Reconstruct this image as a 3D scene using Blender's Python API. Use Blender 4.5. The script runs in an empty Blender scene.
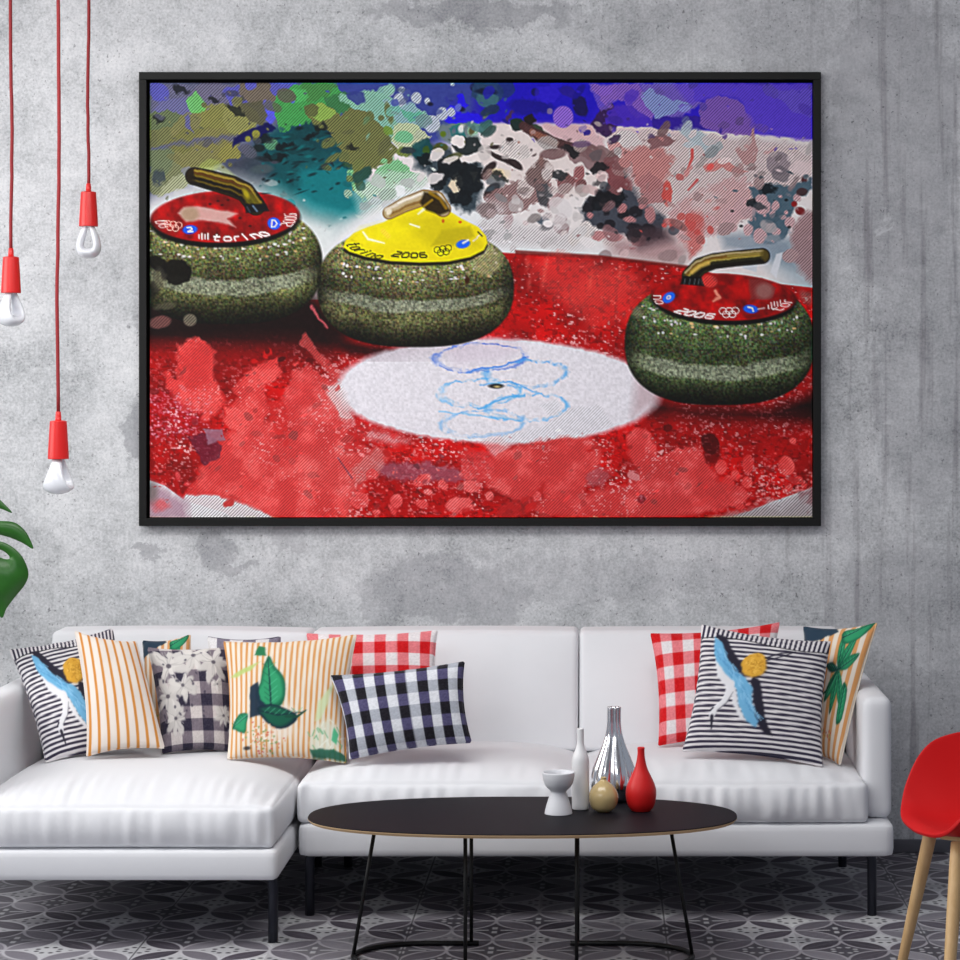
import bpy, bmesh, math, random
import numpy as np
from mathutils import Vector, Matrix

# ================================================================ camera, world, lights, exposure
S = bpy.context.scene
COL = S.collection
F, H, DW = 2400.0, 1.5, 7.759            # focal length (px of a 960 frame), eye height, distance to the back wall (y = 0)
cam_d = bpy.data.cameras.new('camera'); cam = bpy.data.objects.new('camera', cam_d); COL.objects.link(cam)
cam.location = (0, -DW, H); cam.rotation_euler = (math.radians(90), 0, 0)
cam_d.sensor_width = 36; cam_d.lens = F / 960 * 36
cam_d.shift_x = -120 / 960; cam_d.shift_y = -92 / 960
cam_d.clip_start = 0.05
S.camera = cam

w = bpy.data.worlds.new('world'); S.world = w; w.use_nodes = True
w.node_tree.nodes['Background'].inputs[0].default_value = (0.80, 0.86, 1.0, 1)
w.node_tree.nodes['Background'].inputs[1].default_value = 0.32

def area(name, loc, target, size, size_y, power, color=(1, 1, 1)):
    l = bpy.data.lights.new(name, 'AREA'); l.shape = 'RECTANGLE'; l.size = size; l.size_y = size_y
    l.energy = power; l.color = color
    o = bpy.data.objects.new(name, l); COL.objects.link(o); o.location = loc
    o.rotation_euler = (Vector(target) - Vector(loc)).to_track_quat('-Z', 'Y').to_euler()
    return o
area('window_light', (-3.9, -1.9, 2.3), (-0.2, -0.3, 1.2), 2.4, 2.0, 80, (1.0, 0.985, 0.96))
area('ceiling_light', (-0.7, -2.15, 2.95), (-0.6, -1.4, 0.4), 2.8, 1.4, 84, (1.0, 0.99, 0.97))
area('room_light', (-2.2, -5.4, 2.8), (-0.7, 0, 1.5), 2.4, 1.2, 40, (0.96, 0.98, 1.0))

S.view_settings.view_transform = 'Standard'; S.view_settings.look = 'None'
S.view_settings.exposure = 0.0; S.view_settings.gamma = 1.0; S.view_settings.use_curve_mapping = False

# ================================================================ helpers
PI = math.pi
def at(px, py, D):
    """a point of the room seen at photo pixel (px, py), D metres in front of the camera"""
    return Vector(((px - 600) * D / F, D - DW, H - (py - 388) * D / F))

def link(name, me, mat=None, parent=None, smooth=True):
    o = bpy.data.objects.new(name, me); COL.objects.link(o)
    if mat is not None and not me.materials: me.materials.append(mat)
    if smooth: me.shade_smooth()
    if parent is not None: o.parent = parent
    return o
def mesh(name, verts, faces, mat=None, parent=None, smooth=True):
    me = bpy.data.meshes.new(name); me.from_pydata([tuple(v) for v in verts], [], faces); me.update()
    return link(name, me, mat, parent, smooth)
def from_bm(name, bm, mat=None, parent=None, smooth=True):
    me = bpy.data.meshes.new(name); bm.to_mesh(me); bm.free()
    return link(name, me, mat, parent, smooth)
def tag(o, label, cat, group=None, kind=None):
    o['label'] = label; o['category'] = cat
    if group: o['group'] = group
    if kind: o['kind'] = kind
    return o
def struct(o):
    o['kind'] = 'structure'; return o
def empty(name, loc=(0, 0, 0), rz=0):
    o = bpy.data.objects.new(name, None); COL.objects.link(o); o.location = loc; o.rotation_euler = (0, 0, rz)
    o.empty_display_size = .1
    return o
def bm_box(bm, x0, x1, y0, y1, z0, z1, bevel=0, seg=2):
    r = bmesh.ops.create_cube(bm, size=1)
    for v in r['verts']:
        v.co = Vector(((x0 + x1) / 2 + v.co.x * (x1 - x0), (y0 + y1) / 2 + v.co.y * (y1 - y0), (z0 + z1) / 2 + v.co.z * (z1 - z0)))
    if bevel:
        es = list({e for v in r['verts'] for e in v.link_edges})
        bmesh.ops.bevel(bm, geom=es, offset=bevel, segments=seg, affect='EDGES', profile=.5)
def box(name, x0, x1, y0, y1, z0, z1, mat, parent=None, bevel=0, seg=3):
    bm = bmesh.new(); bm_box(bm, x0, x1, y0, y1, z0, z1, bevel, seg)
    o = from_bm(name, bm, mat, parent, smooth=bool(bevel))
    return o
def tube_geo(pts, radii, n=10, cap=True, flat=None):
    pts = [Vector(p) for p in pts]; V = []; Fc = []
    if not isinstance(radii, (list, tuple)): radii = [radii] * len(pts)
    up = None
    for i, p in enumerate(pts):
        t = (pts[min(i + 1, len(pts) - 1)] - pts[max(i - 1, 0)]).normalized()
        if up is None:
            up = Vector((0, 0, 1)) if abs(t.z) < .9 else Vector((0, 1, 0))
        u = (up - t * up.dot(t)).normalized(); v = t.cross(u); up = u
        for k in range(n):
            a = 2 * PI * k / n
            V.append(p + (u * math.cos(a) * (flat or 1) + v * math.sin(a)) * radii[i])
    for i in range(len(pts) - 1):
        for k in range(n):
            Fc.append((i * n + k, i * n + (k + 1) % n, (i + 1) * n + (k + 1) % n, (i + 1) * n + k))
    if cap:
        Fc.append(tuple(range(n - 1, -1, -1))); Fc.append(tuple((len(pts) - 1) * n + k for k in range(n)))
    return V, Fc
def tube(name, pts, radii, mat, parent=None, n=10, cap=True, flat=None):
    V, Fc = tube_geo(pts, radii, n, cap, flat)
    return mesh(name, V, Fc, mat, parent)
def lathe(name, prof, mat, parent=None, n=48, ripple=None, loc=(0, 0, 0)):
    """prof: (r, z) from bottom to top; ripple(angle, z, r) scales the radius"""
    V = []; Fc = []; m = len(prof)
    for (r, z) in prof:
        for k in range(n):
            a = 2 * PI * k / n; rr = r * (ripple(a, z, r) if ripple else 1)
            V.append((loc[0] + rr * math.cos(a), loc[1] + rr * math.sin(a), loc[2] + z))
    for i in range(m - 1):
        for k in range(n):
            Fc.append((i * n + k, i * n + (k + 1) % n, (i + 1) * n + (k + 1) % n, (i + 1) * n + k))
    Fc.append(tuple(range(n - 1, -1, -1))); Fc.append(tuple((m - 1) * n + k for k in range(n)))
    return mesh(name, V, Fc, mat, parent)
def smooth_prof(pts, k=6):
    """Catmull-Rom through the profile points"""
    out = []
    P_ = [pts[0]] + list(pts) + [pts[-1]]
    for i in range(1, len(P_) - 2):
        p0, p1, p2, p3 = (np.array(P_[j], float) for j in (i - 1, i, i + 1, i + 2))
        for q in range(k):
            t = q / k
            out.append(tuple(.5 * ((2 * p1) + (p2 - p0) * t + (2 * p0 - 5 * p1 + 4 * p2 - p3) * t * t + (3 * p1 - p0 - 3 * p2 + p3) * t ** 3)))
    out.append(tuple(pts[-1])); return out

# ---- materials
def lin(r, g, b):
    f = lambda c: (c / 255) / 12.92 if c <= 10 else ((c / 255 + .055) / 1.055) ** 2.4
    return (f(r), f(g), f(b), 1)
def mat(name, col, rough=.5, metal=0, spec=.5, coat=0, sheen=0, trans=0):
    m = bpy.data.materials.new(name); m.use_nodes = True
    b = m.node_tree.nodes['Principled BSDF']
    b.inputs['Base Color'].default_value = col; b.inputs['Roughness'].default_value = rough; b.inputs['Metallic'].default_value = metal
    b.inputs['Specular IOR Level'].default_value = spec
    b.inputs['Coat Weight'].default_value = coat; b.inputs['Sheen Weight'].default_value = sheen
    b.inputs['Transmission Weight'].default_value = trans
    return m
class N:
    """small expression builder for shader maths: N values combine with + - * / and functions below"""
    nt = None
    def __init__(s, sock): s.s = sock
    @staticmethod
    def op(o, *a, clamp=False):
        n = N.nt.nodes.new('ShaderNodeMath'); n.operation = o; n.use_clamp = clamp
        for i, v in enumerate(a):
            if isinstance(v, N): N.nt.links.new(v.s, n.inputs[i])
            else: n.inputs[i].default_value = v
        return N(n.outputs[0])
    def __add__(s, o): return N.op('ADD', s, o)
    __radd__ = __add__
    def __sub__(s, o): return N.op('SUBTRACT', s, o)
    def __rsub__(s, o): return N.op('SUBTRACT', o, s)
    def __mul__(s, o): return N.op('MULTIPLY', s, o)
    __rmul__ = __mul__
    def __truediv__(s, o): return N.op('DIVIDE', s, o)
    def step(s, e, w_=.01):                      # 0 -> 1 as s passes e
        return N.op('ADD', N.op('DIVIDE', s - e, 2 * w_), .5, clamp=True)
    def abs(s): return N.op('ABSOLUTE', s)
    def floor(s): return N.op('FLOOR', s)
def nmin(a, b): return N.op('MINIMUM', a, b)
def nmax(a, b): return N.op('MAXIMUM', a, b)
def nlen(a, b): return N.op('SQRT', a * a + b * b)
def nmix(f, a, b):
    n = N.nt.nodes.new('ShaderNodeMix'); n.data_type = 'RGBA'
    for i, v in ((0, f), (6, a), (7, b)):
        if isinstance(v, N): N.nt.links.new(v.s, n.inputs[i])
        else: n.inputs[i].default_value = v
    return N(n.outputs[2])
def nnoise(vec, scale, detail=3, rough=.55, dist=0, out='Fac'):
    n = N.nt.nodes.new('ShaderNodeTexNoise'); n.inputs['Scale'].default_value = scale; n.inputs['Detail'].default_value = detail
    n.inputs['Roughness'].default_value = rough; n.inputs['Distortion'].default_value = dist
    N.nt.links.new(vec.s, n.inputs['Vector']); return N(n.outputs[out])
def nvec(x, y, z=0.0):
    n = N.nt.nodes.new('ShaderNodeCombineXYZ')
    for i, v in enumerate((x, y, z)):
        if isinstance(v, N): N.nt.links.new(v.s, n.inputs[i])
        else: n.inputs[i].default_value = v
    return N(n.outputs[0])
def nwhite(x, y, z=0.0):
    n = N.nt.nodes.new('ShaderNodeTexWhiteNoise'); n.noise_dimensions = '3D'
    N.nt.links.new(nvec(x, y, z).s, n.inputs['Vector']); return N(n.outputs['Value'])
def ncoord(kind='Object'):
    n = N.nt.nodes.new('ShaderNodeTexCoord'); x = N.nt.nodes.new('ShaderNodeSeparateXYZ')
    N.nt.links.new(n.outputs[kind], x.inputs[0])
    return N(n.outputs[kind]), N(x.outputs[0]), N(x.outputs[1]), N(x.outputs[2])
def nramp(f, stops):
    n = N.nt.nodes.new('ShaderNodeValToRGB'); e = n.color_ramp.elements
    while len(e) < len(stops): e.new(.5)
    for i, (p, c) in enumerate(stops): e[i].position = p; e[i].color = c
    N.nt.links.new(f.s, n.inputs[0]); return N(n.outputs[0])
def nset(m, name, v): N.nt.links.new(v.s, m.node_tree.nodes['Principled BSDF'].inputs[name])
def nbump(m, h, strength=.2, dist=.01):
    n = N.nt.nodes.new('ShaderNodeBump'); n.inputs['Strength'].default_value = strength; n.inputs['Distance'].default_value = dist
    N.nt.links.new(h.s, n.inputs['Height']); N.nt.links.new(n.outputs[0], m.node_tree.nodes['Principled BSDF'].inputs['Normal'])

# concrete wall: plaster clouds, pits, stains with their own outlines, painted shade at the right
M_wall = mat('concrete', (.4, .4, .4, 1), .85, spec=.2); N.nt = M_wall.node_tree
v, x, y, z = ncoord()
c1 = nnoise(v, 1.1, 5, .6, .3); c2 = nnoise(v, 5.5, 5, .65, .2); c3 = nnoise(v, 38, 3, .6); c4 = nnoise(v, 120, 2, .6)
tone = c1 * .30 + c2 * .28 + c3 * .16 + c4 * .26
base = nramp(tone, [(.36, lin(128, 130, 134)), (.45, lin(182, 184, 187)), (.54, lin(212, 213, 216)), (.64, lin(234, 234, 236))])
wx = x + (nnoise(v, 9.0, 6, .68) - .5) * .26; wz = z + (nnoise(v, 9.6, 6, .68) - .5) * .26
stain_shade = None
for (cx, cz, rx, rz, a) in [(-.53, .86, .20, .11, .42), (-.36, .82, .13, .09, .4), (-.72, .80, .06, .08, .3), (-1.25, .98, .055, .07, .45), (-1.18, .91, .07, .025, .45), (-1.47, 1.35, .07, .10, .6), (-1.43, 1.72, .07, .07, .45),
                            (-1.46, .98, .045, .03, .5), (.84, 2.26, .10, .30, .35), (.55, 2.66, .7, .10, .22), (-.42, 2.715, .34, .045, .5), (.62, 2.60, .18, .12, .3), (-1.0, 1.02, .07, .05, .35), (.95, 2.3, .22, .5, .45), (1.05, 1.6, .16, .5, .3), (1.0, .6, .3, .4, .3), (-.1, .88, .35, .08, .2), (.35, .9, .3, .06, .15)]:  # the broad right-hand ovals paint the fading light there as darker tone
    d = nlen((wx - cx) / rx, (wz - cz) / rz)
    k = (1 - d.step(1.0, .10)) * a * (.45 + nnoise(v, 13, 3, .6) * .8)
    stain_shade = k if stain_shade is None else nmax(stain_shade, k)
base = nmix(stain_shade, base, lin(122, 122, 130))
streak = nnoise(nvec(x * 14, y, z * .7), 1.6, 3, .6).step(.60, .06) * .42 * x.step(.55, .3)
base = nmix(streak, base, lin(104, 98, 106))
pit = nnoise(v, 62, 2, .7).step(.655, .02) * .6 * nnoise(v, 3.0, 2).step(.46, .12); base = nmix(pit, base, lin(84, 84, 90))
pit2 = nnoise(v, 22, 4, .75).step(.665, .02) * .4; base = nmix(pit2, base, lin(110, 108, 114))
chip = nnoise(v, 9, 5, .75, .6).step(.66, .03) * .45; base = nmix(chip, base, lin(222, 224, 226))
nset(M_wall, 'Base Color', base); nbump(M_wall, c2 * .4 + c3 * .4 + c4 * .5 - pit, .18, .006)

# encaustic floor tiles: circles that overlap on a diagonal lattice, a star in each cell
M_floor = mat('patterned_tile', (.1, .1, .1, 1), .42, spec=.45); N.nt = M_floor.node_tree
v, x, y, z = ncoord()
A = .236; X = (x - .4166) / A; Y = (y + 1.120) / A
u_ = X + Y; v_ = X - Y
iu = (u_ + .5).floor(); iv = (v_ + .5).floor()
pu = u_ - iu; pv = v_ - iv; qu = pu.abs(); qv = pv.abs()
d1 = nlen(qu - 1, qv); d2 = nlen(qu, qv - 1); d = nmin(d1, d2)
star = d.step(.7071 + .018, .012)
line = 1 - (d - .7071).abs().step(.026, .012)
alongu = (qu - qv).step(0, .001); su = N.op('SIGN', pu); sv = N.op('SIGN', pv)
eu = iu + su * .5 * alongu; ev = iv + sv * .5 * (1 - alongu)
rp = nwhite(eu, ev, 3.3); rs = nwhite(iu, iv, 7.7); rm = nwhite(iu, iv, 1.9); tilev = nwhite((X / 3 - .166).floor(), (Y / 3).floor(), 5.1)
petal = nramp(rp, [(0, lin(60, 55, 65)), (.35, lin(86, 80, 91)), (.65, lin(114, 110, 119)), (1, lin(150, 147, 155))])
vein = 1 - nmin((qu - .5).abs(), (qv - .5).abs()).step(.012, .008); petal = nmix(vein * .35, petal, lin(130, 128, 134))
starc = nramp(rs + tilev * .22 - .11, [(0, lin(70, 67, 75)), (.38, lin(84, 82, 90)), (.52, lin(150, 148, 154)), (.72, lin(204, 205, 208)), (1, lin(232, 233, 234))])
starI = rs + tilev * .22 - .11
# motifs in cell axes
cxm = (pu + pv) * .5; cym = (pu - pv) * .5; ax = cxm.abs(); ay = cym.abs(); rr_ = nlen(cxm, cym)
dash = nmax((1 - ay.step(.022, .008)) * (1 - (ax - .17).abs().step(.10, .01)), (1 - ax.step(.03, .008)) * (1 - (ay - .10).abs().step(.055, .01)))
cross = dash * rm.step(.35, .01)
ring = 1 - nmin(nlen(ax - .125, ay - .05), nlen(ax - .05, ay - .125)).step(.030, .010); seed4 = 1 - rr_.step(.035, .01)
dot = 1 - nlen(ax - .25, ay * 2).step(.028, .008)
lightstar = starI.step(.50, .05)
motif_l = nmix(nmax(ring * (1 - seed4), dot), starc, lin(64, 62, 70))
motif_d = nmix(nmax(cross, ring * (1 - seed4) * (1 - rm.step(.35, .01))), starc, lin(190, 190, 194))
starc = nmix(lightstar, motif_d, motif_l)
col = nmix(star, petal, starc); col = nmix(line, col, nmix(lightstar * .6, lin(176, 173, 180), lin(222, 222, 226)))
tx = X / 3 + 1 / 3.0; ty = Y / 3 + .1667
seam = 1 - nmin((tx - (tx + .5).floor()).abs(), (ty - (ty + .5).floor()).abs()).step(.0035, .0015)
col = nmix(seam * .8, col, lin(58, 56, 62))
wear = nnoise(v, 9, 4, .6); col = nmix(wear * .35, col, lin(84, 80, 88))
nset(M_floor, 'Base Color', col); nset(M_floor, 'Roughness', wear * .25 + .36)

def fabric(name, col, bump=.08, scale=700):
    m = mat(name, col, .85, spec=.2, sheen=.15); N.nt = m.node_tree
    v, x, y, z = ncoord(); t = nnoise(v, scale, 2, .5); f = nnoise(v, 14, 3, .6)
    nset(m, 'Base Color', nmix(f * .16 + t * .10, col, tuple(c * .82 for c in col[:3]) + (1,)))
    nbump(m, t, bump, .002); return m
M_sofa = fabric('pale_grey_upholstery', lin(226, 227, 231))
M_steel = mat('dark_steel', lin(52, 54, 64), .4, .6)
M_black = mat('black_rod', lin(14, 14, 15), .45, .3)
M_frame = mat('frame_black', lin(15, 15, 15), .55, spec=.25); M_gap = mat('gap_black', lin(4, 4, 4), .9, spec=.1)
M_skirt = mat('dark_skirting', lin(92, 92, 100), .6)
M_ceil = mat('white_plaster', lin(222, 222, 222), .9)
for m_ in (M_skirt, M_ceil):
    N.nt = m_.node_tree; v, x, y, z = ncoord(); c = m_.node_tree.nodes['Principled BSDF'].inputs['Base Color'].default_value[:]
    nset(m_, 'Base Color', nmix(nnoise(v, 18, 4) * .4, c, tuple(q * .7 for q in c[:3]) + (1,)))
def colour_attr(m, bump=0):
    """a material that reads the colours laid on the mesh"""
    N.nt = m.node_tree; a = N.nt.nodes.new('ShaderNodeVertexColor'); a.layer_name = 'col'
    return N(a.outputs['Color']), N(a.outputs['Alpha'])
def set_colours(me, rgb, alpha=None):
    """rgb: (n,3) display colours per vertex"""
    rgb = np.clip(np.asarray(rgb, float), 0, 1)
    l = np.where(rgb <= .04045, rgb / 12.92, ((rgb + .055) / 1.055) ** 2.4)
    out = np.ones((len(l), 4), np.float32); out[:, :3] = l
    if alpha is not None: out[:, 3] = alpha
    ca = me.color_attributes.new('col', 'FLOAT_COLOR', 'POINT'); ca.data.foreach_set('color', out.ravel())

# ================================================================ the room
struct(box('floor', -3.2, 3.2, -7.6, .12, -.08, 0, M_floor))
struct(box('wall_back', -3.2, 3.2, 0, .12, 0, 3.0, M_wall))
struct(box('ceiling', -3.2, 3.2, -7.6, .12, 3.0, 3.1, M_ceil))
struct(box('baseboard_back', -3.2, 3.2, -.014, 0, 0, .042, M_skirt, bevel=.003))

# ---------------------------------------------------------------- printed picture (numpy painter)
class Paint:
    """A tiny 2D painter: every mark of the print is laid into an array of colours that ends up on the print's mesh."""
    def __init__(s, x0, x1, y0, y1, nx, ny, seed=3):
        s.nx, s.ny = nx, ny
        s.X, s.Y = np.meshgrid(np.linspace(x0, x1, nx), np.linspace(y0, y1, ny))
        s.c = np.ones((ny, nx, 3)) * 0.88
        s.h = np.zeros((ny, nx))
        s.rng = np.random.RandomState(seed)
        s.dx = (x1 - x0) / (nx - 1); s.x0 = x0; s.y0 = y0; s.dy = (y1 - y0) / (ny - 1)
    def noise(s, scale, seed=0, octv=3, sx=1.0, sy=1.0):
        out = np.zeros_like(s.X); amp = 1.0; tot = 0
        for k in range(octv):
            r = np.random.RandomState(seed * 17 + k)
            n = 128
            L = r.rand(n, n)
            u = s.X / (scale * sx) * 2 ** k + 13.7 * k; v = s.Y / (scale * sy) * 2 ** k + 7.3 * k
            iu = np.floor(u).astype(int); iv = np.floor(v).astype(int)
            fu = u - iu; fv = v - iv
            fu = fu * fu * (3 - 2 * fu); fv = fv * fv * (3 - 2 * fv)
            a = L[iv % n, iu % n]; b = L[iv % n, (iu + 1) % n]; c = L[(iv + 1) % n, iu % n]; d = L[(iv + 1) % n, (iu + 1) % n]
            out += amp * ((a * (1 - fu) + b * fu) * (1 - fv) + (c * (1 - fu) + d * fu) * fv)
            tot += amp; amp *= 0.5
        return out / tot
    def win(s, xa, xb, ya, yb):
        i0 = max(0, int((xa - s.x0) / s.dx)); i1 = min(s.nx, int((xb - s.x0) / s.dx) + 2)
        j0 = max(0, int((ya - s.y0) / s.dy)); j1 = min(s.ny, int((yb - s.y0) / s.dy) + 2)
        return slice(j0, max(j0, j1)), slice(i0, max(i0, i1))
    def put(s, w, m, col, h=None):
        m3 = m[..., None]
        s.c[w] = s.c[w] * (1 - m3) + np.asarray(col) * m3
        if h is not None:
            s.h[w] = s.h[w] * (1 - m) + h * m
    def mul(s, w, m, f):
        s.c[w] *= (1 - m[..., None] * (1 - np.asarray(f)))
    def ell_d(s, w, cx, cy, rx, ry, ang=0, warp=0):
        x = s.X[w] - cx; y = s.Y[w] - cy
        if warp: x = x + s.wx[w] * warp; y = y + s.wy[w] * warp
        c, n = math.cos(math.radians(ang)), math.sin(math.radians(ang))
        u = (x * c + y * n) / rx; v = (-x * n + y * c) / ry
        r = np.sqrt(u * u + v * v) + 1e-6
        return (r - 1) * min(rx, ry)
    def ell(s, cx, cy, rx, ry, col, ang=0, soft=0.7, a=1.0, h=None, warp=0):
        R = max(rx, ry) + soft * 2 + abs(warp) + 2
        w = s.win(cx - R, cx + R, cy - R, cy + R)
        m = np.clip(0.5 - s.ell_d(w, cx, cy, rx, ry, ang, warp) / (2 * soft), 0, 1) * a
        s.put(w, m, col, h); return w, m
    def poly_d(s, w, pts, warp=0):
        x = s.X[w]; y = s.Y[w]
        if warp: x = x + s.wx[w] * warp; y = y + s.wy[w] * warp
        d = np.full(x.shape, 1e9); ins = np.zeros(x.shape, bool)
        n = len(pts)
        for i in range(n):
            ax, ay = pts[i]; bx, by = pts[(i + 1) % n]
            ex, ey = bx - ax, by - ay
            t = np.clip(((x - ax) * ex + (y - ay) * ey) / (ex * ex + ey * ey + 1e-9), 0, 1)
            d = np.minimum(d, (x - ax - t * ex) ** 2 + (y - ay - t * ey) ** 2)
            if ay != by:
                c = ((ay > y) != (by > y)) & (x < (bx - ax) * (y - ay) / (by - ay) + ax)
                ins ^= c
        d = np.sqrt(d)
        return np.where(ins, -d, d)
    def poly(s, pts, col, soft=0.7, a=1.0, h=None, warp=0):
        xs = [p[0] for p in pts]; ys = [p[1] for p in pts]; R = soft * 2 + abs(warp) + 2
        w = s.win(min(xs) - R, max(xs) + R, min(ys) - R, max(ys) + R)
        m = np.clip(0.5 - s.poly_d(w, pts, warp) / (2 * soft), 0, 1) * a
        s.put(w, m, col, h); return w, m
    def line(s, pts, rad, col, soft=0.6, a=1.0, h=None, warp=0):
        """polyline with a radius (or one radius per point)"""
        rr = rad if isinstance(rad, (list, tuple)) else [rad] * len(pts)
        xs = [p[0] for p in pts]; ys = [p[1] for p in pts]; R = max(rr) + soft * 2 + abs(warp) + 2
        w = s.win(min(xs) - R, max(xs) + R, min(ys) - R, max(ys) + R)
        x = s.X[w]; y = s.Y[w]
        if warp: x = x + s.wx[w] * warp; y = y + s.wy[w] * warp
        d = np.full(x.shape, 1e9)
        for i in range(len(pts) - 1):
            ax, ay = pts[i]; bx, by = pts[i + 1]; ex, ey = bx - ax, by - ay
            t = np.clip(((x - ax) * ex + (y - ay) * ey) / (ex * ex + ey * ey + 1e-9), 0, 1)
            d = np.minimum(d, np.hypot(x - ax - t * ex, y - ay - t * ey) - (rr[i] * (1 - t) + rr[i + 1] * t))
        m = np.clip(0.5 - d / (2 * soft), 0, 1) * a
        s.put(w, m, col, h); return w, m

GLYPH = {
    't': [[(.15, 1.0), (.15, .15), (.3, 0), (.7, 0)], [(-.15, .68), (.7, .68)]],
    'o': [[(.2, 0), (.8, 0), (1, .2), (1, .5), (.8, .7), (.2, .7), (0, .5), (0, .2), (.2, 0)]],
    'r': [[(.1, 0), (.1, .5), (.3, .7), (.8, .7)]],
    'i': [[(.3, 0), (.3, .7)], [(.3, .92), (.3, 1.0)]],
    'n': [[(0, 0), (0, .7), (.7, .7), (.95, .5), (.95, 0)]],
    '2': [[(0, .9), (.8, .9), (1, .72), (.9, .5), (.1, .35), (0, 0), (1, 0)]],
    '0': [[(.2, 0), (.8, 0), (1, .2), (1, .7), (.8, .9), (.2, .9), (0, .7), (0, .2), (.2, 0)]],
    '6': [[(1, .9), (.2, .9), (0, .7), (0, .2), (.2, 0), (.8, 0), (1, .2), (1, .35), (.8, .5), (0, .5)]],
    'D': [[(0, 0), (0, 1), (.6, 1), (1, .7), (1, .3), (.6, 0), (0, 0)]],
}
def sr(*c): return np.array(c) / 255.0

def cap_text(P, text, cx, cy, rx, ry, a0, a1, r0, r1, col, rad=0.75, a=1.0):
    n = len(text); st = (a1 - a0) / n
    for k, ch in enumerate(text):
        for stroke in GLYPH[ch]:
            pts = []
            for (u, v) in stroke:
                th = math.radians(a0 + st * (k + 0.12 + 0.72 * u)); r = r1 + (r0 - r1) * v
                pts.append((cx + rx * r * math.cos(th), cy + ry * r * math.sin(th)))
            P.line(pts, rad, col, 0.5, a)

def rings_mark(P, cx, cy, w, hgt, col, ang=0, rad=0.45):
    for k in range(5):
        u = (-1 + (k if k < 3 else k - 2.5)) * 0.62 * w; v = (-0.5 if k < 3 else 0.5) * hgt * .8
        c, n = math.cos(math.radians(ang)), math.sin(math.radians(ang))
        ox, oy = cx + u * c - v * n, cy + u * n + v * c
        pts = [(ox + w * .36 * math.cos(t), oy + hgt * .75 * math.sin(t)) for t in np.linspace(0, 2 * math.pi, 13)]
        P.line(pts, rad, col, 0.4, 0.9)

def stone_body(P, cx, top, bot, rx, seed, tint, band_y, band_h, flip=1):
    """granite body of a curling stone: rounded barrel, pale band, glints"""
    cy = (top + bot) / 2; ry = (bot - top) / 2
    w = P.win(cx - rx - 4, cx + rx + 4, top - 4, bot + 6)
    x = (P.X[w] - cx) / rx; y = (P.Y[w] - cy) / ry
    r = (np.abs(x) ** 2.7 + np.abs(y) ** 2.3) ** (1 / 2.5)
    d = (r - 1) * ry
    m = np.clip(0.5 - d / 1.6, 0, 1)
    g1 = P.noise(2.0, seed, 2)[w]; g2 = P.noise(1.5, seed + 1, 1)[w]; g3 = P.noise(22, seed + 2, 3)[w]
    yy = P.Y[w] + 17.0 * x ** 2                  # bands droop towards the middle like the photographed ones
    t = (yy - top) / (bot - top)
    prof = np.interp(t, [.1, .22, .38, .50, .62, .70, .78, .86, .95, 1.05], [.44, .46, .42, .33, .24, .30, .36, .22, .10, .01])
    base = np.array(tint)[None, None, :] * prof[..., None] * 2.45
    base = base * (0.52 + 1.05 * g1[..., None]) * (0.75 + 0.5 * g3[..., None])
    base = base + (np.stack([g2, P.noise(1.7, seed + 5, 1)[w], P.noise(1.6, seed + 6, 1)[w]], -1) - .5) * 0.15 * np.clip(1.2 - t, .25, 1)[..., None]
    dist = np.abs(yy - band_y - (P.noise(14, seed + 9, 2)[w] - .5) * 5)
    bm = np.clip((band_h - dist) / 3.0, 0, 1) * (0.75 + 0.3 * g3) * np.clip(1.15 - np.abs(x) ** 4, 0.35, 1)
    bandc = np.array([.56, .58, .52])[None, None, :] * (0.6 + 0.8 * g1[..., None])
    base = base * (1 - .8 * bm[..., None]) + bandc * .8 * bm[..., None]
    edge = np.clip(1.12 - np.abs(x) ** 6 * .75, .25, 1)
    base = base * edge[..., None]
    P.put(w, m, np.clip(base, 0.01, 1), 0.0)
    rg = np.random.RandomState(seed)
    for k in range(110):                           # glints in arcs
        row = k % 3
        xx = rg.uniform(-.82, .82)
        ypos = top + (bot - top) * ((.27, .36, .45)[row] + rg.uniform(-.02, .02)) - 12 * xx * xx
        if row == 2 and k % 2: continue
        P.ell(cx + xx * rx, ypos, rg.uniform(.6, 2.0), rg.uniform(.5, 1.5),
              (sr(235, 230, 240) if rg.rand() < .75 else sr(225, 190, 140)), soft=.6, a=rg.uniform(.5, .95))
    return w, m

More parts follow.
